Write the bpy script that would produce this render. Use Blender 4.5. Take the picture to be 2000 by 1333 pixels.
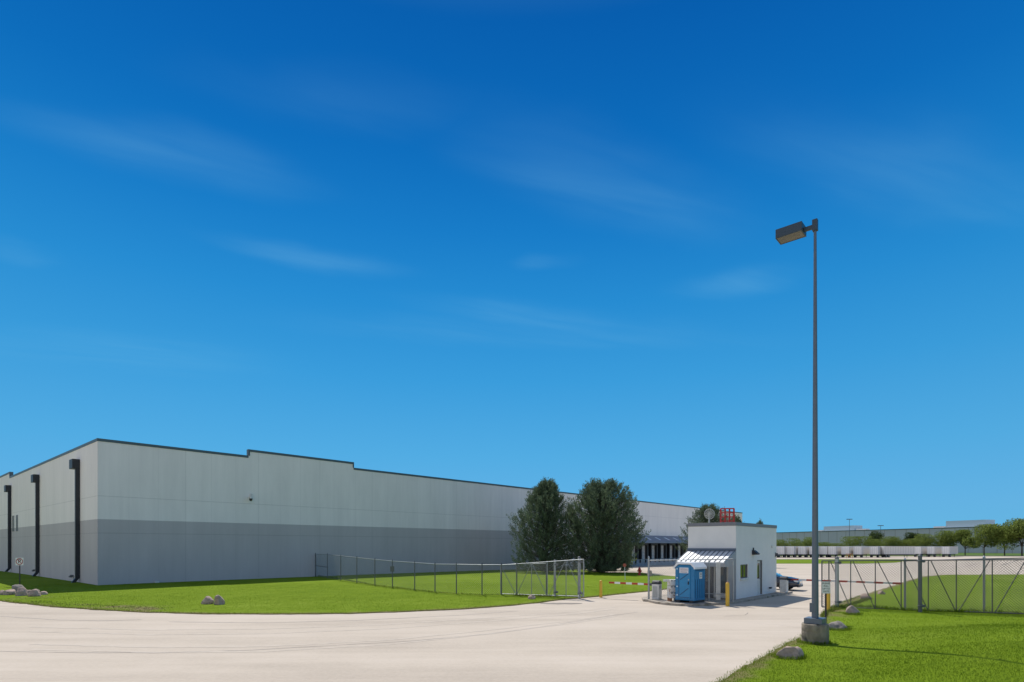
import bpy, bmesh, math, random
import numpy as np
from mathutils import Vector, Matrix, noise as mnoise
from mathutils.geometry import delaunay_2d_cdt
R = math.radians
for o in list(bpy.data.objects): bpy.data.objects.remove(o)
scene = bpy.context.scene
COL = scene.collection

# ------------------------------------------------------------ camera, sky, sun
CAMH, F = 3.2, 1140.0            # camera height (m), focal length in px of the 2000 px photo
HOR = 1066.0                     # row of the horizon in the photo
cd = bpy.data.cameras.new('camera'); cam = bpy.data.objects.new('camera', cd); COL.objects.link(cam)
cam.location = (0, 0, CAMH); cam.rotation_euler = (R(90), 0, 0)
cd.sensor_width = 36.0; cd.lens = 36.0*F/2000; cd.shift_y = (HOR-666.5)/2000
cd.clip_start = 0.1; cd.clip_end = 6000
scene.camera = cam
scene.render.resolution_x, scene.render.resolution_y = 1024, 682

SUN_EL, SUN_AZ = 54.0, 15.0      # the sun stands ahead of the camera, 15 degrees left of its axis
sv = Vector((-math.sin(R(SUN_AZ))*math.cos(R(SUN_EL)), math.cos(R(SUN_AZ))*math.cos(R(SUN_EL)), math.sin(R(SUN_EL))))
ld = bpy.data.lights.new('sun', 'SUN'); ld.energy = 4.7; ld.angle = R(0.5); ld.color = (1.0, 0.955, 0.89)
sun = bpy.data.objects.new('sun', ld); COL.objects.link(sun)
sun.rotation_euler = sv.to_track_quat('Z', 'Y').to_euler()

world = bpy.data.worlds.new('World'); scene.world = world; world.use_nodes = True
nt = world.node_tree; nt.nodes.clear()
def N(nt, t, **kw):
    n = nt.nodes.new(t)
    for k, v in kw.items(): setattr(n, k, v)
    return n
sky = N(nt, 'ShaderNodeTexSky', sky_type='NISHITA')
sky.sun_disc = False; sky.sun_elevation = R(SUN_EL); sky.sun_rotation = R(-SUN_AZ)
sky.altitude = 200; sky.air_density = 1.0; sky.dust_density = 0.2; sky.ozone_density = 2.0
tc = N(nt, 'ShaderNodeTexCoord')
sep = N(nt, 'ShaderNodeSeparateXYZ'); nt.links.new(tc.outputs['Generated'], sep.inputs[0])
ramp = N(nt, 'ShaderNodeValToRGB'); nt.links.new(sep.outputs['Z'], ramp.inputs[0])
SKYRAMP = [(0.0, (.150, .470, .765)), (0.06, (.140, .450, .760)), (0.15, (.095, .420, .740)), (0.27, (.048, .345, .700)), (0.38, (.022, .270, .640)), (0.47, (.010, .205, .570)),
           (0.56, (.004, .150, .490)), (0.67, (.0018, .104, .405)), (0.715, (.02, .13, .40)), (0.81, (.42, .46, .54)), (1.0, (.26, .33, .46))]
el = ramp.color_ramp.elements
el[0].position, el[0].color = SKYRAMP[0][0], (*SKYRAMP[0][1], 1)
el[1].position, el[1].color = SKYRAMP[-1][0], (*SKYRAMP[-1][1], 1)
for p, c in SKYRAMP[1:-1]:
    e = el.new(p); e.color = (*c, 1)
rs10 = N(nt, 'ShaderNodeVectorMath', operation='SCALE'); nt.links.new(ramp.outputs[0], rs10.inputs[0]); rs10.inputs['Scale'].default_value = 10.0
mul = N(nt, 'ShaderNodeMix', data_type='RGBA', blend_type='MULTIPLY'); mul.inputs[0].default_value = 1
nt.links.new(sky.outputs[0], mul.inputs[6]); sk = N(nt, 'ShaderNodeMix', data_type='RGBA'); 
bd = N(nt, 'ShaderNodeVectorMath', operation='DOT_PRODUCT'); nt.links.new(tc.outputs['Generated'], bd.inputs[0]); bd.inputs[1].default_value = (-.55, -.83, 0)   # extra sky brightness added behind-left of the camera to fill the shaded walls
bm_ = N(nt, 'ShaderNodeMapRange', interpolation_type='SMOOTHSTEP'); nt.links.new(bd.outputs['Value'], bm_.inputs[0]); bm_.inputs[1].default_value = 0.0; bm_.inputs[2].default_value = 0.6; bm_.inputs[3].default_value = 0.88; bm_.inputs[4].default_value = 0.0
b1 = N(nt, 'ShaderNodeMath', operation='DIVIDE'); nt.links.new(bm_.outputs[0], b1.inputs[0]); b1.inputs[1].default_value = 0.88
tn = N(nt, 'ShaderNodeMix', data_type='RGBA'); nt.links.new(b1.outputs[0], tn.inputs[0]); tn.inputs[6].default_value = (2.45, 1.98, 1.78, 1); tn.inputs[7].default_value = (0.03, 0.55, 1.1, 1)
nt.links.new(bm_.outputs[0], sk.inputs[0])
nt.links.new(tn.outputs[2], mul.inputs[7]); nt.links.new(mul.outputs[2], sk.inputs[6]); nt.links.new(rs10.outputs[0], sk.inputs[7])
# thin cirrus on a plane high above (direction / z): soft streaks broken up by noise
zc = N(nt, 'ShaderNodeMath', operation='MAXIMUM'); nt.links.new(sep.outputs['Z'], zc.inputs[0]); zc.inputs[1].default_value = 0.06
dv = N(nt, 'ShaderNodeVectorMath', operation='DIVIDE'); nt.links.new(tc.outputs['Generated'], dv.inputs[0])
cz = N(nt, 'ShaderNodeCombineXYZ')
for i in range(3): nt.links.new(zc.outputs[0], cz.inputs[i])
nt.links.new(cz.outputs[0], dv.inputs[1])
mr_ = N(nt, 'ShaderNodeMapping'); nt.links.new(dv.outputs[0], mr_.inputs[0]); mr_.inputs['Rotation'].default_value = (0, 0, R(-21))
mp = N(nt, 'ShaderNodeMapping'); nt.links.new(mr_.outputs[0], mp.inputs[0]); mp.inputs['Scale'].default_value = (0.9, 5.0, 0.0)
cn = N(nt, 'ShaderNodeTexNoise'); nt.links.new(mp.outputs[0], cn.inputs['Vector'])
cn.inputs['Scale'].default_value = 1.6; cn.inputs['Detail'].default_value = 5; cn.inputs['Roughness'].default_value = 0.5; cn.inputs['Distortion'].default_value = 0.35
# domain warp so that the streaks have no clean outline
wn = N(nt, 'ShaderNodeTexNoise'); nt.links.new(dv.outputs[0], wn.inputs['Vector']); wn.inputs['Scale'].default_value = 1.6; wn.inputs['Detail'].default_value = 3
ws = N(nt, 'ShaderNodeVectorMath', operation='MULTIPLY_ADD'); nt.links.new(wn.outputs['Color'], ws.inputs[0]); ws.inputs[1].default_value = (.3, .3, 0); nt.links.new(dv.outputs[0], ws.inputs[2])
ws2 = N(nt, 'ShaderNodeVectorMath', operation='SUBTRACT'); nt.links.new(ws.outputs[0], ws2.inputs[0]); ws2.inputs[1].default_value = (.15, .15, 0)
def uv(px, py): z = (HOR-py)/F; return ((px-1000)/F/z, 1/z)
tot = None
for (x0, y0, x1, y1, wpx, k) in ((-60, 215, 640, 375, 55, .8), (380, 470, 800, 530, 24, 1.0), (800, 588, 1270, 655, 24, .9), (900, 250, 1450, 460, 70, .7), (1300, 578, 1580, 540, 30, .9), (1450, 230, 2050, 430, 75, .7),
        (1030, 512, 1140, 516, 14, .7), (560, 632, 1500, 668, 26, .55), (-80, 670, 560, 712, 40, .6), (-50, 480, 100, 500, 24, .5), (1700, 360, 2100, 440, 40, .55), (330, 150, 1000, 240, 60, .35)):
    p0, p1 = uv(x0, y0), uv(x1, y1); cx, cy = (p0[0]+p1[0])/2, (p0[1]+p1[1])/2; La = math.hypot(p1[0]-p0[0], p1[1]-p0[1])/2*1.15; th = math.atan2(p1[1]-p0[1], p1[0]-p0[0])
    zz = (HOR-(y0+y1)/2)/F; Lb = 1.35*wpx/F/zz**2
    m_ = N(nt, 'ShaderNodeMapping', vector_type='TEXTURE'); nt.links.new(ws2.outputs[0], m_.inputs[0]); m_.inputs['Location'].default_value = (cx, cy, 0); m_.inputs['Rotation'].default_value = (0, 0, th); m_.inputs['Scale'].default_value = (La, Lb, 1)
    fl = N(nt, 'ShaderNodeVectorMath', operation='MULTIPLY'); nt.links.new(m_.outputs[0], fl.inputs[0]); fl.inputs[1].default_value = (1, 1, 0)
    le = N(nt, 'ShaderNodeVectorMath', operation='LENGTH'); nt.links.new(fl.outputs[0], le.inputs[0])
    r_ = N(nt, 'ShaderNodeMapRange', interpolation_type='SMOOTHERSTEP'); nt.links.new(le.outputs['Value'], r_.inputs[0]); r_.inputs[1].default_value = 1.25; r_.inputs[2].default_value = 0.0; r_.inputs[4].default_value = k
    if tot is None: tot = r_.outputs[0]
    else:
        a = N(nt, 'ShaderNodeMath', operation='MAXIMUM'); nt.links.new(tot, a.inputs[0]); nt.links.new(r_.outputs[0], a.inputs[1]); tot = a.outputs[0]
cm = N(nt, 'ShaderNodeMapRange'); nt.links.new(cn.outputs[0], cm.inputs[0]); cm.inputs[1].default_value = 0.30; cm.inputs[2].default_value = 0.72; cm.inputs[3].default_value = 0.28; cm.inputs[4].default_value = 1.0
cf = N(nt, 'ShaderNodeMath', operation='MULTIPLY'); nt.links.new(tot, cf.inputs[0]); nt.links.new(cm.outputs[0], cf.inputs[1])
cg = N(nt, 'ShaderNodeMath', operation='MULTIPLY'); nt.links.new(cf.outputs[0], cg.inputs[0]); cg.inputs[1].default_value = 0.21
mixc = N(nt, 'ShaderNodeMix', data_type='RGBA'); nt.links.new(cg.outputs[0], mixc.inputs[0])
nt.links.new(sk.outputs[2], mixc.inputs[6]); mixc.inputs[7].default_value = (2.0, 5.3, 7.9, 1)
bg = N(nt, 'ShaderNodeBackground'); nt.links.new(mixc.outputs[2], bg.inputs[0]); bg.inputs[1].default_value = 0.10
wo = N(nt, 'ShaderNodeOutputWorld'); nt.links.new(bg.outputs[0], wo.inputs[0])
vs = scene.view_settings; vs.view_transform = 'Standard'; vs.look = 'None'; vs.exposure = 0.0; vs.gamma = 1.0; vs.use_curve_mapping = False

# ------------------------------------------------------------ ground shape and helpers
def sm(t):
    t = max(0.0, min(1.0, t)); return t*t*(3-2*t)
GY = [(-1e5, 0), (50, 0), (66, -0.08), (82, -0.25), (109, -0.65), (150, -1.0), (200, -1.2), (1e5, -1.2)]
def G(x, y):                                   # the ground falls gently away into the yard
    for (a, ga), (b, gb) in zip(GY, GY[1:]):
        if y <= b: return ga + (gb-ga)*(y-a)/(b-a)
    return -1.2
def mound(x, y):                               # low rise of the lawn in front of the sliding gate
    dd = (x-5.1)*0.78 - (y-13.9)*0.62
    return 0.52*sm((dd-0.5)/5.0)*sm((25-y)/8.0)
def gp(px, py, dz=0.0):                        # where the line of sight through a photo point meets the ground
    Y = CAMH*F/(py-HOR)
    for _ in range(12): Y = (CAMH-dz-G(0, Y))*F/(py-HOR)
    return ((px-1000)/F*Y, Y)
YAW = math.atan2(0.749, 0.6626)                # everything here is set out square to the warehouse
def AB(o, a, b):                               # o + a along its front wall + b away to the left
    return (o[0]+0.6626*a-0.749*b, o[1]+0.749*a+0.6626*b)

def tag(o, label=None, cat=None, group=None, kind=None):
    if label: o['label'] = label
    if cat: o['category'] = cat
    if group: o['group'] = group
    if kind: o['kind'] = kind
    return o
def thing(name, label, cat, loc=(0, 0, 0), rz=0.0, group=None):
    o = bpy.data.objects.new(name, None); COL.objects.link(o)
    o.location = loc; o.rotation_euler = (0, 0, rz); o.empty_display_size = 0.3
    return tag(o, label, cat, group)
def dup(root, loc=None, rz=None, label=None, scale=None):
    r = root.copy(); COL.objects.link(r)
    if loc: r.location = loc
    if rz is not None: r.rotation_euler = (0, 0, rz)
    if label: r['label'] = label
    if scale: r.scale = scale
    for c in list(root.children):
        k = c.copy(); COL.objects.link(k); k.parent = r
        for g in c.children:
            d = g.copy(); COL.objects.link(d); d.parent = k
    return r

class MB:
    def __init__(s): s.v = []; s.f = []; s.smooth = []
    def add(s, vs, fs, smooth=False):
        n = len(s.v); s.v += [tuple(p) for p in vs]; s.f += [tuple(i+n for i in f) for f in fs]; s.smooth += [smooth]*len(fs)
        return s
    def box(s, x0, x1, y0, y1, z0, z1):
        return s.add([(x0,y0,z0),(x1,y0,z0),(x1,y1,z0),(x0,y1,z0),(x0,y0,z1),(x1,y0,z1),(x1,y1,z1),(x0,y1,z1)],
                     [(0,3,2,1),(4,5,6,7),(0,1,5,4),(1,2,6,5),(2,3,7,6),(3,0,4,7)])
    def bar(s, p, q, w, h=None, up=(0, 0, 1)):          # rectangular bar from p to q
        p, q = Vector(p), Vector(q); d = (q-p).normalized(); h = h or w
        u = Vector(up)
        if abs(d.dot(u)) > 0.99: u = Vector((0, 1, 0))
        a = d.cross(u).normalized()*w/2; b = a.cross(d).normalized()*h/2
        vs = [p-a-b, p+a-b, p+a+b, p-a+b, q-a-b, q+a-b, q+a+b, q-a+b]
        return s.add(vs, [(0,3,2,1),(4,5,6,7),(0,1,5,4),(1,2,6,5),(2,3,7,6),(3,0,4,7)])
    def tube(s, p, q, r, r2=None, n=8, cap=True):
        p, q = Vector(p), Vector(q); r2 = r if r2 is None else r2
        d = (q-p).normalized(); u = Vector((0, 0, 1)) if abs(d.z) < 0.9 else Vector((1, 0, 0))
        a = d.cross(u).normalized(); b = d.cross(a)
        vs = []
        for c, rr in ((p, r), (q, r2)):
            for i in range(n):
                t = 2*math.pi*i/n; vs.append(c+a*math.cos(t)*rr+b*math.sin(t)*rr)
        s.add(vs, [(i, i+n, (i+1) % n+n, (i+1) % n) for i in range(n)], n > 4)
        if cap: s.add(vs, [tuple(range(n)), tuple(range(2*n-1, n-1, -1))])
        return s
    def lathe(s, prof, c=(0, 0), n=20):                 # prof: [(r, z)...]
        vs = [(c[0]+r*math.cos(2*math.pi*i/n), c[1]+r*math.sin(2*math.pi*i/n), z) for r, z in prof for i in range(n)]
        fs = [(j*n+i, j*n+(i+1) % n, (j+1)*n+(i+1) % n, (j+1)*n+i) for j in range(len(prof)-1) for i in range(n)]
        s.add(vs, fs, True)
        s.add([vs[i] for i in range(n)], [tuple(range(n-1, -1, -1))]); s.add(vs[-n:], [tuple(range(n))])
        return s
    def prism(s, pts, axis, a0, a1):                    # 2D outline extruded along axis ('x': pts=(y,z), 'y': (x,z), 'z': (x,y))
        def m(p, a): return {'x': (a, p[0], p[1]), 'y': (p[0], a, p[1]), 'z': (p[0], p[1], a)}[axis]
        n = len(pts); vs = [m(p, a0) for p in pts]+[m(p, a1) for p in pts]
        return s.add(vs, [(i, (i+1) % n, (i+1) % n+n, i+n) for i in range(n)]+[tuple(range(n-1, -1, -1)), tuple(range(n, 2*n))])
    def build(s, name, m, parent=None, bevel=0.0):
        me = bpy.data.meshes.new(name); me.from_pydata(s.v, [], s.f); me.validate()
        bm = bmesh.new(); bm.from_mesh(me); bmesh.ops.recalc_face_normals(bm, faces=bm.faces); bm.to_mesh(me); bm.free()
        if len(me.polygons) == len(s.smooth): me.polygons.foreach_set('use_smooth', s.smooth)
        me.materials.append(m)
        o = bpy.data.objects.new(name, me); COL.objects.link(o)
        if parent: o.parent = parent
        if bevel:
            b = o.modifiers.new('bevel', 'BEVEL'); b.width = bevel; b.segments = 2; b.limit_method = 'ANGLE'; b.harden_normals = False
        return o

# ------------------------------------------------------------ materials
MATS = {}
def mat(name, col, rough=0.6, metal=0.0, var=0.0, vscale=3.0, bump=0.0, bscale=40.0, col2=None, spots=None, island=0.0, trans=0.0, coat=0.0, stretch=(1,1,1)):
    if name in MATS: return MATS[name]
    m = bpy.data.materials.new(name); m.use_nodes = True; t = m.node_tree; b = t.nodes['Principled BSDF']
    b.inputs['Roughness'].default_value = rough; b.inputs['Metallic'].default_value = metal
    b.inputs['Coat Weight'].default_value = coat
    if trans or island: b.inputs['Specular IOR Level'].default_value = 0.04
    L = t.links.new
    tcn = N(t, 'ShaderNodeTexCoord'); mpn = N(t, 'ShaderNodeMapping'); L(tcn.outputs['Object'], mpn.inputs[0]); mpn.inputs['Scale'].default_value = stretch
    src = None
    rgb = N(t, 'ShaderNodeRGB'); rgb.outputs[0].default_value = (*col, 1); src = rgb.outputs[0]
    if var or col2:
        n = N(t, 'ShaderNodeTexNoise'); L(mpn.outputs[0], n.inputs['Vector']); n.inputs['Scale'].default_value = vscale; n.inputs['Detail'].default_value = 6; n.inputs['Roughness'].default_value = 0.62
        mr = N(t, 'ShaderNodeMapRange'); L(n.outputs[0], mr.inputs[0]); mr.inputs[1].default_value = 0.3; mr.inputs[2].default_value = 0.7
        mx = N(t, 'ShaderNodeMix', data_type='RGBA'); L(mr.outputs[0], mx.inputs[0])
        c2 = col2 or tuple(c*(1+var) for c in col)
        c1 = col if col2 else tuple(c*(1-var) for c in col)
        mx.inputs[6].default_value = (*c1, 1); mx.inputs[7].default_value = (*c2, 1); src = mx.outputs[2]
    if spots:                                       # (colour, scale, threshold): stains with a shape of their own
        n = N(t, 'ShaderNodeTexNoise'); L(mpn.outputs[0], n.inputs['Vector']); n.inputs['Scale'].default_value = spots[1]; n.inputs['Detail'].default_value = 5
        mr = N(t, 'ShaderNodeMapRange'); L(n.outputs[0], mr.inputs[0]); mr.inputs[1].default_value = spots[2]; mr.inputs[2].default_value = spots[2]+0.08
        mx = N(t, 'ShaderNodeMix', data_type='RGBA'); L(mr.outputs[0], mx.inputs[0]); L(src, mx.inputs[6]); mx.inputs[7].default_value = (*spots[0], 1); src = mx.outputs[2]
    if island:
        g = N(t, 'ShaderNodeNewGeometry'); mr = N(t, 'ShaderNodeMapRange'); L(g.outputs['Random Per Island'], mr.inputs[0]); mr.inputs[3].default_value = 1-island; mr.inputs[4].default_value = 1+island
        vm = N(t, 'ShaderNodeVectorMath', operation='SCALE'); L(src, vm.inputs[0]); L(mr.outputs[0], vm.inputs['Scale']); src = vm.outputs[0]
    L(src, b.inputs['Base Color'])
    if bump:
        n = N(t, 'ShaderNodeTexNoise'); L(tcn.outputs['Object'], n.inputs['Vector']); n.inputs['Scale'].default_value = bscale; n.inputs['Detail'].default_value = 4
        bp = N(t, 'ShaderNodeBump'); bp.inputs['Strength'].default_value = bump; bp.inputs['Distance'].default_value = 0.02
        L(n.outputs[0], bp.inputs['Height']); L(bp.outputs[0], b.inputs['Normal'])
    if trans:                                       # leaves let some light through
        out = t.nodes['Material Output']; tr = N(t, 'ShaderNodeBsdfTranslucent'); ms = N(t, 'ShaderNodeMixShader'); ms.inputs[0].default_value = trans
        L(src, tr.inputs[0]); L(b.outputs[0], ms.inputs[1]); L(tr.outputs[0], ms.inputs[2]); L(ms.outputs[0], out.inputs[0])
    MATS[name] = m; return m

def wall_mat(name, upper, lower, split, pitch, hl):     # painted tilt-up concrete: two paint bands, cast joints as grooves
    m = bpy.data.materials.new(name); m.use_nodes = True; t = m.node_tree; b = t.nodes['Principled BSDF']; L = t.links.new
    b.inputs['Roughness'].default_value = 0.75
    tcn = N(t, 'ShaderNodeTexCoord'); sp = N(t, 'ShaderNodeSeparateXYZ'); L(tcn.outputs['Object'], sp.inputs[0])
    st = N(t, 'ShaderNodeMath', operation='GREATER_THAN'); L(sp.outputs['Z'], st.inputs[0]); st.inputs[1].default_value = split
    mx = N(t, 'ShaderNodeMix', data_type='RGBA'); L(st.outputs[0], mx.inputs[0]); mx.inputs[6].default_value = (*lower, 1); mx.inputs[7].default_value = (*upper, 1)
    n = N(t, 'ShaderNodeTexNoise'); mpn = N(t, 'ShaderNodeMapping'); L(tcn.outputs['Object'], mpn.inputs[0]); mpn.inputs['Scale'].default_value = (1, 1, 0.25); L(mpn.outputs[0], n.inputs['Vector'])
    n.inputs['Scale'].default_value = 0.5; n.inputs['Detail'].default_value = 7; n.inputs['Roughness'].default_value = 0.65
    mr = N(t, 'ShaderNodeMapRange'); L(n.outputs[0], mr.inputs[0]); mr.inputs[1].default_value = 0.3; mr.inputs[2].default_value = 0.7; mr.inputs[3].default_value = 0.94; mr.inputs[4].default_value = 1.06
    m3 = N(t, 'ShaderNodeMapping'); L(tcn.outputs['Object'], m3.inputs[0]); m3.inputs['Scale'].default_value = (1.6, 1.6, 0.07)
    n3 = N(t, 'ShaderNodeTexNoise'); L(m3.outputs[0], n3.inputs['Vector']); n3.inputs['Scale'].default_value = 1.3; n3.inputs['Detail'].default_value = 8; n3.inputs['Roughness'].default_value = 0.7
    r3 = N(t, 'ShaderNodeMapRange'); L(n3.outputs[0], r3.inputs[0]); r3.inputs[1].default_value = 0.35; r3.inputs[2].default_value = 0.68; r3.inputs[3].default_value = 1.01; r3.inputs[4].default_value = 0.955
    # grooves: vertical every pitch metres along x+y, horizontal at the given heights
    ad = N(t, 'ShaderNodeMath', operation='ADD'); L(sp.outputs['X'], ad.inputs[0]); L(sp.outputs['Y'], ad.inputs[1])
    def line(sock, w, per=None, at=None):
        if per:
            a = N(t, 'ShaderNodeMath', operation='PINGPONG'); L(sock, a.inputs[0]); a.inputs[1].default_value = per/2
            c = N(t, 'ShaderNodeMath', operation='LESS_THAN'); L(a.outputs[0], c.inputs[0]); c.inputs[1].default_value = w/2
        else:
            c = N(t, 'ShaderNodeMath', operation='COMPARE'); L(sock, c.inputs[0]); c.inputs[1].default_value = at; c.inputs[2].default_value = w/2
        return c.outputs[0]
    tot = None
    for sock, w, k in [(line(ad.outputs[0], 0.05, per=pitch), 1, 0.06), (line(ad.outputs[0], 0.07, per=pitch*3), 1, 0.10)]+[(line(sp.outputs['Z'], 0.06, at=h), 1, 0.18) for h in hl]:
        mm = N(t, 'ShaderNodeMath', operation='MULTIPLY'); L(sock, mm.inputs[0]); mm.inputs[1].default_value = k
        if tot is None: tot = mm.outputs[0]
        else:
            a = N(t, 'ShaderNodeMath', operation='MAXIMUM'); L(tot, a.inputs[0]); L(mm.outputs[0], a.inputs[1]); tot = a.outputs[0]
    sb = N(t, 'ShaderNodeMath', operation='SUBTRACT'); sb.inputs[0].default_value = 1.0; L(tot, sb.inputs[1])
    pr = N(t, 'ShaderNodeMath', operation='MULTIPLY'); L(sb.outputs[0], pr.inputs[0]); L(mr.outputs[0], pr.inputs[1])
    fl_ = N(t, 'ShaderNodeMath', operation='SNAP'); L(ad.outputs[0], fl_.inputs[0]); fl_.inputs[1].default_value = pitch*3
    wnn = N(t, 'ShaderNodeTexWhiteNoise', noise_dimensions='1D'); L(fl_.outputs[0], wnn.inputs['W']); wr_ = N(t, 'ShaderNodeMapRange'); L(wnn.outputs['Value'], wr_.inputs[0]); wr_.inputs[3].default_value = .975; wr_.inputs[4].default_value = 1.02
    p2 = N(t, 'ShaderNodeMath', operation='MULTIPLY'); L(pr.outputs[0], p2.inputs[0]); L(r3.outputs[0], p2.inputs[1])
    p3 = N(t, 'ShaderNodeMath', operation='MULTIPLY'); L(p2.outputs[0], p3.inputs[0]); L(wr_.outputs[0], p3.inputs[1]); pr = p3
    vm = N(t, 'ShaderNodeVectorMath', operation='SCALE'); L(mx.outputs[2], vm.inputs[0]); L(pr.outputs[0], vm.inputs['Scale']); L(vm.outputs[0], b.inputs['Base Color'])
    bp = N(t, 'ShaderNodeBump'); bp.inputs['Strength'].default_value = 0.6; bp.inputs['Distance'].default_value = 0.02; L(sb.outputs[0], bp.inputs['Height']); L(bp.outputs[0], b.inputs['Normal'])
    return m

def ground_mat(name, cols, worn=None, big=0.06, mid=0.7, fine=14.0, bump=0.5, streak=None):
    """cols = (dark, mid, light); three scales of noise; 'worn' colour where the vertex attribute says so."""
    m = bpy.data.materials.new(name); m.use_nodes = True; t = m.node_tree; b = t.nodes['Principled BSDF']; L = t.links.new
    b.inputs['Roughness'].default_value = 0.95; b.inputs['Specular IOR Level'].default_value = 0.05 if worn else 0.15
    tcn = N(t, 'ShaderNodeTexCoord')
    def nz(sc, det, rgh=0.6, st=(1, 1, 1), rot=0, dist=0):
        mpn = N(t, 'ShaderNodeMapping'); L(tcn.outputs['Object'], mpn.inputs[0]); mpn.inputs['Scale'].default_value = st; mpn.inputs['Rotation'].default_value = (0, 0, rot)
        n = N(t, 'ShaderNodeTexNoise'); L(mpn.outputs[0], n.inputs['Vector']); n.inputs['Scale'].default_value = sc; n.inputs['Detail'].default_value = det; n.inputs['Roughness'].default_value = rgh; n.inputs['Distortion'].default_value = dist
        return n.outputs[0]
    a, c, f = nz(big, 4), nz(mid, 5), nz(fine, 4, 0.75)
    def madd(x, k, y):
        q = N(t, 'ShaderNodeMath', operation='MULTIPLY_ADD'); L(x, q.inputs[0]); q.inputs[1].default_value = k
        if y is None: q.inputs[2].default_value = 0
        else: L(y, q.inputs[2])
        return q.outputs[0]
    v = madd(a, 0.35, madd(c, 0.30, madd(f, 0.35, None)))
    if streak: v = madd(nz(streak[0], 6, 0.6, streak[1], streak[2], 0.3), streak[3], madd(v, 1-streak[3], None))
    rp = N(t, 'ShaderNodeValToRGB'); L(v, rp.inputs[0]); e = rp.color_ramp.elements
    e[0].position, e[0].color = 0.36, (*cols[0], 1); e[1].position, e[1].color = 0.64, (*cols[2], 1); q = e.new(0.5); q.color = (*cols[1], 1)
    src = rp.outputs[0]
    if worn:
        at = N(t, 'ShaderNodeAttribute'); at.attribute_name = 'worn'
        k = madd(c, 1.2, at.outputs['Fac']); k2 = madd(f, 0.9, k)
        mr = N(t, 'ShaderNodeMapRange'); L(k2, mr.inputs[0]); mr.inputs[1].default_value = 1.45; mr.inputs[2].default_value = 1.9; mr.inputs[4].default_value = 0.85
        mx = N(t, 'ShaderNodeMix', data_type='RGBA'); L(mr.outputs[0], mx.inputs[0]); L(src, mx.inputs[6]); mx.inputs[7].default_value = (*worn, 1); src = mx.outputs[2]
    L(src, b.inputs['Base Color'])
    bp = N(t, 'ShaderNodeBump'); bp.inputs['Strength'].default_value = bump; bp.inputs['Distance'].default_value = 0.03; L(f, bp.inputs['Height']); L(bp.outputs[0], b.inputs['Normal'])
    return m

M_PAVE = ground_mat('pale_concrete_paving', ((.395, .335, .268), (.505, .432, .347), (.575, .495, .408)), big=0.05, mid=0.35, fine=9.0, bump=0.25, streak=(0.5, (0.12, 1.1, 1), R(-12), 0.45))
M_GRASS = ground_mat('lawn_grass', ((.098, .158, .006), (.135, .202, .008), (.190, .258, .025)), worn=(.20, .155, .085), big=0.12, mid=0.9, fine=16, bump=0.5)
M_FAR = ground_mat('field_grass', ((.05, .09, .015), (.08, .135, .02), (.12, .17, .035)), big=0.01, mid=0.1, fine=2)
M_KERB = mat('kerb_concrete', (.36, .31, .25), 0.9, var=0.18, vscale=3, bump=0.4, bscale=25, spots=((.20, .17, .12), 1.7, 0.56))
M_SEAM = mat('tar', (.20, .17, .145), 0.9, var=0.3, vscale=6)
M_SEAM2 = mat('pale_seam', (.42, .365, .31), 0.9, var=0.15, vscale=4)
M_BLADE = mat('grass_blade', (.108, .180, .008), 0.9, col2=(.188, .256, .028), vscale=0.5, island=0.14, trans=0.45)
M_WEED = mat('weed_blade', (.10, .16, .02), 0.6, col2=(.24, .25, .06), vscale=1.2, island=0.4, trans=0.35)
M_GALV = mat('galvanised_steel', (.33, .35, .36), 0.45, 0.55, var=0.12, vscale=6)
M_GALVD = mat('weathered_steel', (.12, .125, .13), 0.55, 0.3, var=0.15, vscale=6)
M_WIRE = mat('fence_wire', (.24, .25, .24), 0.6, 0.2)
M_WIRED = mat('weathered_fence_wire', (.085, .08, .075), 0.7, 0.1)
M_COPE = mat('metal_coping', (.09, .12, .13), 0.5, 0.3)
M_BLACK = mat('black_paint', (.018, .020, .026), 0.5, var=0.2)
M_WHITE = mat('white_paint', (.74, .74, .72), 0.5, var=0.05)
M_OFFW = mat('dirty_white_paint', (.62, .61, .57), 0.6, var=0.12, vscale=5)
M_YEL = mat('yellow_paint', (.66, .40, .035), 0.45, var=0.12, vscale=8)
M_RED = mat('red_paint', (.42, .035, .018), 0.5, var=0.15, vscale=8)
M_GLASS = mat('dark_glass', (.015, .022, .02), 0.05, coat=0.5)
M_RUBBER = mat('rubber', (.02, .02, .02), 0.85)
M_POLE = mat('pole_paint', (.11, .135, .17), 0.42, 0.2, var=0.08, vscale=4)
M_HEAD = mat('lamp_head_paint', (.045, .065, .085), 0.45, 0.2)
M_ROCK = mat('granite_boulder', (.40, .295, .235), 0.9, var=0.30, vscale=3.2, bump=0.9, bscale=14, spots=((.22, .18, .16), 4.0, 0.58))
M_ROCK2 = mat('grey_boulder', (.25, .215, .185), 0.9, var=0.35, vscale=3.5, bump=0.9, bscale=14, stretch=(1, 1, 2))

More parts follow.
